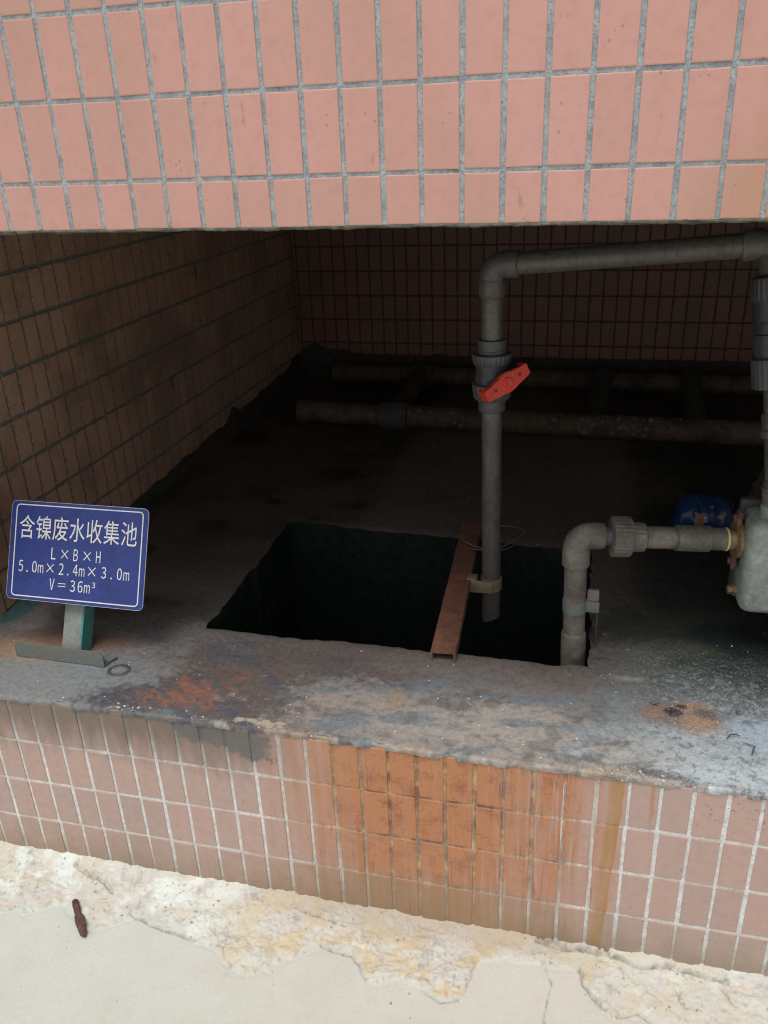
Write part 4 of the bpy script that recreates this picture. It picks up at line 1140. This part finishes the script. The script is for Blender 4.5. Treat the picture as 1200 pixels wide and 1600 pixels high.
# flakes of paint curling off the front pipe
M_flake = simple("curled_paint", (0.14, 0.10, 0.075), 0.8, dirt=(0.07, 0.05, 0.035), dscale=50, bump=0.4)
bm = bmesh.new()
for k in range(80):
    x = rs2.choice([rs2.uniform(0.62, 1.08), rs2.uniform(-0.05, 0.5), rs2.uniform(0.75, 0.98)])
    a = rs2.uniform(-0.3, 1.2)
    c = P(x, 1.66 - 0.021 * (x + 0.24) - 0.042 * math.cos(a), Z_LED + 0.050 - 0.007 * (x + 0.24) + 0.042 * math.sin(a))
    nrm = P(rs2.uniform(-0.3, 0.3), -math.cos(a), math.sin(a)).normalized()
    d, ux, uy = frame(nrm)
    m_ = int(rs2.randint(5, 8)); sz_ = rs2.uniform(0.003, 0.013)
    ring = [c + (ux * math.cos(2 * math.pi * q / m_) * rs2.uniform(0.5, 1.3) + uy * math.sin(2 * math.pi * q / m_) * rs2.uniform(0.4, 0.9)) * sz_ + d * rs2.uniform(-0.001, 0.004) for q in range(m_)]
    lo = [bm.verts.new(v - d * 0.0012) for v in ring]; hi = [bm.verts.new(v) for v in ring]
    bm.faces.new(hi); bm.faces.new(lo[::-1])
    for q in range(m_): bm.faces.new((lo[q], lo[(q + 1) % m_], hi[(q + 1) % m_], hi[q]))
fl = obj("paint_flakes", bm, M_flake, mf, smooth=False); fl["kind"] = "stuff"

# ------------------------------------------------------------------ blue plastic pouch on the floor
bgm = NT("blue_plastic_film")
p = bgm.pos
x, y, z = bgm.sep(p)
c = bgm.mix(bgm.noise(p, 25, 4), (0.006, 0.026, 0.090), (0.011, 0.040, 0.12))
w = bgm.math('GREATER_THAN', bgm.noise(p, 42, 3, 0.6), 0.585)
band = bgm.mul(bgm.step(0.435, 0.445, z), bgm.step(0.505, 0.495, z))
c = bgm.mix(bgm.mul(bgm.mul(w, band), bgm.mul(bgm.step(1.03, 1.045, x), bgm.step(1.15, 1.13, x))), c, (0.28, 0.3, 0.31))
c = bgm.mix(bgm.mul(bgm.step(0.012, 0.009, bgm.math('ABSOLUTE', bgm.math('SUBTRACT', x, 1.052))), bgm.step(0.026, 0.02, bgm.math('ABSOLUTE', bgm.math('SUBTRACT', z, 0.462)))), c, (0.3, 0.12, 0.08))
c = bgm.mix(bgm.step(1.005, 0.985, bgm.add(x, bgm.mul(bgm.noise(p, 60, 3), 0.03))), c, (0.13, 0.15, 0.155))
c = bgm.mix(bgm.mul(bgm.step(0.5, 0.7, bgm.noise(p, 14, 5)), 0.6), c, (0.05, 0.05, 0.04))
bgm.set(Base_Color=c, Roughness=0.3)
bm = bmesh.new()
nu, nv = 64, 32
rows = []
for i in range(nu + 1):
    t = i / nu
    xx = 0.992 + 0.20 * t
    hgt = 0.050 * (1 - abs(2 * t - 0.75) ** 2.6 / 3.6) * (0.05 + min(1, (t / 0.10)) ** 0.45 * 0.95) * (0.25 + 0.75 * min(1, (1 - t) / 0.35))
    dpt = 0.048 * min(1, (t / 0.1) + 0.15) ** 0.5
    row = []
    for j in range(nv):
        a = 2 * math.pi * j / nv
        f = float(fbm(np.array(t * 9 + math.cos(a)), np.array(a * 1.3), 401, 4)) - 0.5
        g = 1 + f * 0.34
        row.append(bm.verts.new(P(xx + f * 0.006, 0.93 + dpt * math.cos(a) * g, Z_LED + 0.003 + max(0.0, hgt * (1 + math.sin(a) * g)))))
    rows.append(row)
for a, b in zip(rows, rows[1:]):
    for k in range(nv): bm.faces.new((a[k], a[(k + 1) % nv], b[(k + 1) % nv], b[k]))
bm.faces.new(rows[0][::-1]); bm.faces.new(rows[-1])
tag(obj("plastic_pouch", bm, bgm.mat), "crumpled blue plastic pouch lying on the dark floor behind the level pipe", "plastic bag")

# ------------------------------------------------------------------ sign on its steel foot
lean = math.atan2(0.085, 0.18)
SO = P(-0.2055, 0.157, 0.527)                    # middle of the board's lower edge
sx_, sy_, sn_ = P(1, -0.0, 0), P(0, math.sin(lean), math.cos(lean)), P(0, -math.cos(lean), math.sin(lean))
sg = thing("sign", P(-0.22, 0.13, Z_LED), "small blue enamel sign with white Chinese writing on a leaning steel foot", "sign")
SW, SHh = 0.306, 0.199
def rrect(w, h, r, n=6):
    pts = []
    for cx, cy, a0 in ((w / 2 - r, h / 2 - r, 0), (-w / 2 + r, h / 2 - r, 90), (-w / 2 + r, -h / 2 + r, 180), (w / 2 - r, -h / 2 + r, 270)):
        for k in range(n + 1):
            a = R(a0 + 90 * k / n)
            pts.append((cx + r * math.cos(a), cy + r * math.sin(a)))
    return pts
SC = SO + sy_ * (SHh / 2)
bm = bmesh.new()
add_prism(bm, rrect(SW, SHh, 0.011), SC, sx_, sy_, -sn_, 0.0016)
board = obj("board", bm, M_blue, sg, smooth=False)
bm = bmesh.new()
o, i_ = rrect(SW + 0.0016, SHh + 0.0016, 0.0118), rrect(SW - 0.0002, SHh - 0.0002, 0.0109)
def ring_strip(bm, o, i_, zf, zb):
    n = len(o)
    mk = lambda pts, z: [bm.verts.new(SC + sx_ * a + sy_ * b + sn_ * z) for a, b in pts]
    of, jf, ob, jb = mk(o, zf), mk(i_, zf), mk(o, zb), mk(i_, zb)
    for k in range(n):
        j = (k + 1) % n
        bm.faces.new((of[k], of[j], jf[j], jf[k])); bm.faces.new((ob[j], ob[k], jb[k], jb[j]))
        bm.faces.new((of[j], of[k], ob[k], ob[j])); bm.faces.new((jf[k], jf[j], jb[j], jb[k]))
ring_strip(bm, o, i_, 0.0002, -0.0018)
obj("rim", bm, M_alu, board, smooth=False)
bm = bmesh.new()
ring_strip(bm, rrect(0.2855, 0.187, 0.0088), rrect(0.281, 0.1825, 0.0066), 0.0004, 0.00005)
obj("border_line", bm, M_white, board, smooth=False)
GLY = {"含":[[560,818,619,781,678,740,730,699,772,661,850,724,807,761,752,800,693,839,634,874],[249,363,249,-111,356,-111,356,-43,1041,-43,1041,-108,1150,-108,1150,363,898,363,955,426,1012,489,1066,550,1115,608,1038,648,1021,641,262,641,262,548,933,548,892,503,850,456,806,408,763,363],[356,49,356,270,1041,270,1041,49],[702,1182,581,1039,425,913,245,809,50,731,70,709,90,685,108,660,122,637,286,709,441,797,583,902,706,1020,828,902,970,798,1125,711,1284,648,1299,672,1318,697,1338,721,1357,741,1189,799,1026,881,880,980,763,1088,797,1134]],"镍":[[713,808,1154,808,1154,720,713,720],[713,644,1154,644,1154,553,713,553],[713,972,1154,972,1154,885,713,885],[559,374,559,283,821,283,758,194,683,112,602,41,518,-14,536,-30,555,-50,572,-72,587,-91,665,-32,742,42,815,126,878,218,878,-112,979,-112,979,204,1043,119,1114,38,1188,-33,1261,-90,1275,-69,1293,-48,1312,-28,1331,-11,1248,44,1166,115,1088,196,1021,283,1319,283,1319,374,979,374,979,475,1255,475,1255,1052,922,1052,934,1078,947,1106,959,1136,972,1165,864,1179,856,1150,846,1118,835,1084,822,1052,616,1052,616,475,878,475,878,374],[251,1172,213,1076,166,985,110,903,49,833,63,812,79,784,93,757,104,735,141,776,177,821,211,869,242,922,562,922,562,1017,293,1017,308,1049,321,1081,334,1113,346,1146],[83,482,83,385,280,385,280,97,273,52,254,16,231,-10,209,-28,223,-44,238,-64,252,-85,262,-104,285,-84,331,-53,418,1,564,87,558,106,551,129,545,154,541,176,377,87,377,385,548,385,548,482,377,482,377,671,532,671,532,766,155,766,155,671,280,671,280,482]],"废":[[651,1158,669,1129,687,1098,705,1066,721,1035,160,1035,160,640,157,474,142,292,109,110,50,-56,73,-67,99,-82,124,-99,143,-115,206,64,243,262,260,461,265,640,265,936,1332,936,1332,1035,846,1035,826,1070,804,1108,781,1145,758,1181],[1038,332,1002,281,961,234,915,190,866,150,808,191,756,235,709,282,668,332],[384,542,400,550,430,555,473,559,528,560,654,560,583,401,492,263,380,145,242,49,261,31,281,9,299,-14,312,-34,399,28,478,96,548,172,611,255,649,211,690,170,733,131,780,94,703,53,622,19,538,-10,454,-32,469,-52,486,-75,500,-98,511,-119,605,-91,697,-56,786,-14,871,34,959,-13,1053,-53,1152,-86,1255,-112,1268,-90,1284,-66,1302,-42,1319,-22,1223,-1,1130,26,1042,58,958,97,1029,158,1092,228,1146,306,1190,392,1119,430,1099,424,706,424,720,457,734,491,747,525,759,560,1297,560,1297,655,1132,655,1207,709,1173,747,1132,791,1087,836,1043,878,968,831,1010,787,1054,740,1093,695,1125,655,790,655,805,711,819,768,831,827,843,888,739,903,728,838,715,775,701,714,685,655,496,655,519,703,541,755,560,810,577,866,466,881,449,817,427,758,406,711,392,683,382,666,371,653,360,643,347,637,357,615,368,589,377,563]],"水":[[99,818,99,711,444,711,380,516,291,349,181,211,55,106,76,91,100,70,123,46,140,25,281,153,403,325,502,540,570,796,501,822,482,818],[1144,913,1086,837,1017,757,944,678,873,606,841,662,811,718,784,776,759,835,759,1174,647,1174,647,31,645,16,640,7,631,2,616,0,591,-1,550,-1,498,0,440,1,452,-26,464,-57,474,-87,480,-113,554,-113,614,-109,663,-103,700,-91,727,-74,745,-49,756,-15,759,32,759,623,865,440,989,276,1130,139,1287,34,1304,59,1324,85,1345,110,1366,130,1242,201,1126,293,1020,404,924,528,1002,597,1084,678,1165,762,1239,846]],"收":[[824,804,1127,804,1102,675,1070,556,1031,447,985,347,933,448,888,554,849,666,817,783],[808,1176,771,997,720,831,655,683,573,562,593,542,614,518,634,493,648,473,679,514,708,557,735,604,761,653,795,545,834,441,878,344,927,252,861,169,784,94,697,29,597,-27,615,-47,635,-71,652,-94,665,-113,760,-56,845,9,920,81,986,161,1050,80,1119,8,1195,-54,1277,-106,1292,-85,1311,-61,1331,-39,1350,-21,1263,30,1184,93,1112,166,1046,249,1108,368,1159,500,1201,645,1234,804,1339,804,1339,903,856,903,873,965,889,1029,903,1094,916,1160],[129,140,155,158,205,181,299,218,454,276,454,-113,557,-113,557,1155,454,1155,454,378,238,307,238,1021,134,1021,134,332,130,295,118,268,102,249,85,237,98,215,111,189,121,163]],"集":[[644,409,644,315,76,315,76,227,550,227,438,154,310,88,175,33,41,-8,59,-28,78,-51,96,-75,111,-97,249,-46,391,21,525,100,644,189,644,-111,749,-111,749,193,868,106,1004,29,1147,-36,1289,-85,1302,-64,1320,-40,1338,-18,1356,1,1221,41,1086,93,959,156,847,227,1326,227,1326,315,749,315,749,409],[686,773,686,681,346,681,346,773],[654,1154,671,1124,688,1092,703,1060,717,1028,401,1028,422,1061,443,1094,462,1126,480,1158,371,1179,315,1082,241,978,150,876,42,782,62,768,83,751,103,732,119,714,151,742,182,770,212,799,241,828,241,380,346,380,346,424,1287,424,1287,508,787,508,787,605,1189,605,1189,681,787,681,787,773,1185,773,1185,849,787,849,787,941,1242,941,1242,1028,828,1028,812,1064,793,1104,771,1144,748,1181],[686,849,346,849,346,941,686,941],[686,605,686,508,346,508,346,605]],"池":[[130,1084,201,1050,273,1010,338,969,389,930,450,1018,397,1055,331,1093,258,1129,188,1161],[56,699,125,666,194,627,257,588,307,552,364,639,314,674,250,711,180,746,112,777],[102,-22,193,-91,255,15,318,130,380,248,437,363,357,429,295,307,228,184,161,71],[555,1039,555,664,387,598,427,504,555,555,555,101,565,4,600,-57,667,-88,773,-97,1141,-97,1237,-84,1297,-40,1331,40,1349,162,1325,169,1298,179,1273,191,1251,204,1240,103,1223,40,1191,9,1139,0,776,0,716,4,680,19,663,50,658,99,658,594,863,675,863,200,966,200,966,714,1185,800,1183,648,1181,528,1177,442,1171,394,1163,372,1153,359,1140,353,1123,352,1105,352,1078,352,1046,353,1015,354,1025,332,1033,306,1039,279,1042,255,1077,254,1116,255,1153,259,1186,265,1216,276,1239,296,1256,326,1269,367,1277,437,1282,552,1285,704,1286,884,1291,903,1216,933,1197,916,1189,909,966,824,966,1174,863,1174,863,783,658,703,658,1039]],"L":[[141,0,720,0,720,111,270,111,270,1027,141,1027]],"×":[[1084,76,1151,143,769,527,1151,910,1084,978,700,594,318,978,249,909,633,527,249,143,318,76,700,459]],"B":[[141,0,468,0,626,19,749,75,829,169,857,301,842,395,798,467,732,518,648,546,648,553,713,587,760,638,788,702,798,776,772,891,700,969,588,1013,445,1027,141,1027],[270,591,270,924,429,924,534,915,610,887,656,836,671,759,657,689,613,636,536,603,423,591],[270,104,270,490,450,490,570,479,657,446,711,388,730,305,711,215,656,152,568,116,450,104]],"5":[[367,-18,492,5,600,74,675,184,703,333,679,480,612,582,513,642,394,661,350,658,311,650,274,637,239,620,266,917,653,917,653,1027,154,1027,120,548,189,504,231,530,271,549,313,561,360,564,448,549,515,503,558,429,573,331,556,229,509,153,440,105,354,88,273,98,205,123,149,159,102,202,38,118,96,67,168,24,257,-7]],".":[[195,-18,230,-11,260,9,280,39,287,78,280,119,260,150,230,169,195,176,158,169,129,150,109,119,102,78,109,39,129,9,158,-11]],"0":[[389,-18,521,15,622,115,686,282,709,517,686,749,622,914,521,1012,389,1045,257,1012,156,914,92,749,70,517,92,282,156,115,257,15],[389,85,310,110,248,188,208,322,193,517,208,710,248,843,310,919,389,944,469,919,531,843,571,710,585,517,571,322,531,188,469,110]],"m":[[129,0,258,0,258,552,308,603,357,639,404,661,448,668,511,656,555,620,581,557,590,465,590,0,717,0,717,552,769,603,818,639,864,661,909,668,972,656,1016,620,1042,557,1050,465,1050,0,1178,0,1178,482,1164,610,1121,703,1050,761,948,780,880,769,817,739,756,693,696,634,667,695,624,741,564,770,486,780,420,770,359,742,302,701,249,650,246,650,234,761,129,761]],"2":[[62,0,707,0,707,111,423,111,382,110,339,107,296,104,255,101,420,269,547,431,629,588,658,744,637,868,577,963,483,1023,359,1045,268,1034,189,1004,120,957,56,895,130,822,176,870,227,907,282,932,343,941,426,926,485,884,521,819,532,738,504,600,418,446,271,273,62,76]],"4":[[476,0,597,0,597,283,734,283,734,385,597,385,597,1027,455,1027,28,367,28,283,476,283],[476,385,161,385,395,735,417,773,438,811,458,849,478,887,483,887,481,843,479,793,477,743,476,700]],"3":[[368,-18,497,2,602,59,673,151,699,275,682,371,636,447,567,502,482,535,482,542,556,579,614,633,651,703,664,789,641,897,579,978,484,1028,364,1045,281,1036,206,1010,139,972,78,923,147,842,194,882,245,914,300,934,360,941,433,930,487,897,522,845,534,779,519,701,471,639,384,598,249,583,249,485,400,470,498,428,552,363,569,279,553,199,511,139,445,101,360,88,280,98,212,124,155,162,106,206,41,123,98,70,170,25,259,-7]],"V":[[329,0,479,0,805,1027,674,1027,508,471,484,384,460,301,436,218,409,132,403,132,377,218,353,301,329,384,304,471,137,1027,1,1027]],"=":[[53,637,725,637,725,732,53,732],[53,301,725,301,725,396,53,396]],"6":[[422,-18,535,6,629,74,693,179,717,315,697,456,639,557,549,617,431,637,370,629,309,605,251,566,199,514,223,715,280,846,363,918,464,940,509,934,553,918,593,894,626,861,699,940,652,982,597,1015,532,1037,458,1045,315,1015,194,918,110,746,78,490,104,268,176,109,285,14],[202,412,254,472,308,513,361,535,410,542,492,526,550,481,584,409,595,315,582,220,545,146,490,99,422,83,335,104,269,167,224,271]],"H":[[141,0,270,0,270,485,749,485,749,0,880,0,880,1027,749,1027,749,597,270,597,270,1027,141,1027]]}
def write(rows):
    cu = bpy.data.curves.new("lettering", 'CURVE')
    cu.dimensions = '2D'; cu.fill_mode = 'FRONT'
    for ch, x0, x1, y0, y1 in rows:
        g = GLY[ch]
        ax = [v for s in g for v in s[0::2]]; ay = [v for s in g for v in s[1::2]]
        ux, uy = (x1 - x0) / max(1, max(ax) - min(ax)), (y1 - y0) / max(1, max(ay) - min(ay))
        for s in g:
            sp = cu.splines.new('POLY'); sp.points.add(len(s) // 2 - 1); sp.use_cyclic_u = True
            for k in range(len(s) // 2):
                sp.points[k].co = ((x0 + (s[2 * k] - min(ax)) * ux) * 200, (y0 + (s[2 * k + 1] - min(ay)) * uy) * 200, 0, 1)
    tmp = bpy.data.objects.new("lettering", cu)
    COL.objects.link(tmp)
    me = bpy.data.meshes.new_from_object(tmp.evaluated_get(bpy.context.evaluated_depsgraph_get()))
    bpy.data.objects.remove(tmp)
    me.transform(Matrix.Scale(1 / 200, 4))          # outlines are filled large, then brought to size
    me.transform(Matrix.Translation(SC + sn_ * 0.0006) @ Matrix((sx_, sy_, sn_)).transposed().to_4x4())
    me.materials.clear(); me.materials.append(M_white)
    return me
rows = []
for k, ch in enumerate("含镍废水收集池"):
    x = -0.1325 + k * 0.0382
    rows.append((ch, x, x + 0.0345, 0.0245, 0.0715))
def line(txt, x, step, y0, y1, cw):
    h = y1 - y0
    for k, ch in enumerate(txt):
        xx = x + k * step
        if ch == '.': rows.append((ch, xx + 0.0025, xx + 0.0058, y0, y0 + 0.0036))
        elif ch == '×': rows.append((ch, xx - 0.003, xx + cw + 0.0035, y0 + h * 0.12, y0 + h * 0.9))
        elif ch == '=': rows.append((ch, xx - 0.003, xx + cw + 0.0035, y0 + h * 0.36, y0 + h * 0.66))
        elif ch == 'm': rows.append((ch, xx - 0.0008, xx + cw + 0.0012, y0, y0 + h * 0.72))
        elif ch == '³': rows.append(('3', xx, xx + cw * 0.72, y0 + h * 0.50, y0 + h * 0.98))
        else: rows.append((ch, xx, xx + cw, y0, y1))
line("L×B×H", -0.0560, 0.0252, -0.0140, 0.0095, 0.0100)
for ch, x in zip("5.0m×2.4m×3.0m", (-0.1290, -0.1128, -0.0975, -0.0835, -0.0618, -0.0362, -0.0200, -0.0045, 0.0098, 0.0320, 0.0590, 0.0770, 0.0935, 0.1085)):
    line(ch, x, 0, -0.0435, -0.0205, 0.0105)
for ch, x in zip("V=36m³", (-0.0555, -0.0335, -0.0085, 0.0085, 0.0235, 0.0395)):
    line(ch, x, 0, -0.0755, -0.0525, 0.0110)
put("lettering", write(rows), board)
# post: flat-faced angle, painted grey in front and teal on its side; foot: an angle bar lying on the floor
pb_, pt_ = P(-0.221, 0.133, Z_LED + 0.004), P(-0.216, 0.133 + 0.215 * math.tan(lean), Z_LED + 0.219)
pu = (pt_ - pb_).normalized(); px_ = P(1, 0.0, 0); pn = px_.cross(pu); pn = pn if pn.y > 0 else -pn
bm = bmesh.new()
add_prism(bm, [(-0.0205, 0), (0.0195, 0), (0.0195, 0.004), (-0.0205, 0.004)], pb_, px_, pn, pu, (pt_ - pb_).length)
post = obj("post", bm, M_steel_paint, sg, smooth=False)
bm = bmesh.new()
add_prism(bm, [(0.0197, -0.0004), (0.0237, -0.0004), (0.0237, 0.036), (0.0197, 0.036)], pb_, px_, pn, pu, (pt_ - pb_).length - 0.002)
tag(obj("post_flange", bm, M_teal, sg, smooth=False), "teal painted side flange of the post")
fu = P(0, 0.10, 1).normalized()
f0, f1 = P(-0.338, 0.121, Z_LED + 0.003), P(-0.134, 0.117, Z_LED + 0.003)
fd = (f1 - f0).normalized()
bm = bmesh.new()
add_prism(bm, [(0, 0), (0, 0.027), (0.004, 0.030), (0.196, 0.030), (0.204, 0.022), (0.204, 0)], f0, fd, fu, P(0.02, 1, 0).normalized(), 0.004)
add_prism(bm, [(0.001, 0.0042), (0.203, 0.0042), (0.214, 0.034), (0.001, 0.034)], f0, fd, P(0.02, 1, 0), P(0, 0, 1), 0.004)
obj("foot", bm, M_steel_dark, sg, smooth=False)

# ------------------------------------------------------------------ small things lying about
bm = bmesh.new()
ring = [P(-0.101 + 0.0195 * math.cos(a) * (1 + 0.05 * math.sin(2 * a)), 0.115 + 0.0165 * math.sin(a), Z_LED + 0.0018) for a in np.linspace(0, 2 * math.pi, 49)]
add_tube(bm, ring, 0.0036, 10, caps=False)
bmesh.ops.remove_doubles(bm, verts=bm.verts, dist=0.0003)
for v in bm.verts: v.co.z = Z_LED + 0.0012 + (v.co.z - Z_LED - 0.0018) * 0.35
tag(obj("rubber_ring", bm, M_rubber), "small dark rubber ring lying on the ledge beside the sign foot", "ring")
# rusted bolt on the yard
q0, q1 = P(-0.150, -0.098, 0.0085), P(-0.088, -0.166, 0.0075)
bd_ = (q1 - q0).normalized()
bm = bmesh.new()
LQ = (q1 - q0).length
pr = [(0, 0.0052), (0.004, 0.0062), (LQ * 0.42, 0.0058), (LQ * 0.44, 0.0082), (LQ * 0.72, 0.0088), (LQ * 0.75, 0.0072), (LQ * 0.92, 0.0066), (LQ, 0.0032)]
prof2 = []
for (t0, r0), (t1, r1) in zip(pr, pr[1:]):
    for k in range(5): prof2.append((t0 + (t1 - t0) * k / 5, r0 + (r1 - r0) * k / 5))
prof2.append(pr[-1])
add_lathe(bm, q0, bd_, prof2, 14)
for v in bm.verts:
    nn = (float(vnoise(np.array(v.co.x * 260), np.array(v.co.y * 260 + v.co.z * 300), 501)) - 0.5)
    v.co += P(nn * 0.0022, nn * 0.0018, nn * 0.0016)
tag(obj("rusty_bolt", bm, M_rust_dark), "short dark rusty bolt lying on the pale concrete yard", "bolt")
# two dark twigs on the ledge, right
M_twig = simple("dark_twig", (0.09, 0.075, 0.055), 0.9, dirt=(0.12, 0.1, 0.07), dscale=80)
for k, (pts, lab) in enumerate((([(1.028, 0.118, 0.415), (1.034, 0.126, 0.418), (1.044, 0.131, 0.416), (1.050, 0.128, 0.415)], "tiny dark twig on the limed ledge, the one nearer the orange stain"),
                                ([(1.062, 0.083, 0.415), (1.066, 0.096, 0.419), (1.070, 0.103, 0.417), (1.060, 0.108, 0.416), (1.052, 0.112, 0.415)], "tiny dark bent twig on the limed ledge, the one nearer the front edge"))):
    bm = bmesh.new(); add_tube(bm, pts, [0.0009, 0.0012, 0.0011, 0.0008, 0.0005][:len(pts)], 8)
    tag(obj("twig", bm, M_twig), lab, "twig", "twigs on the ledge")
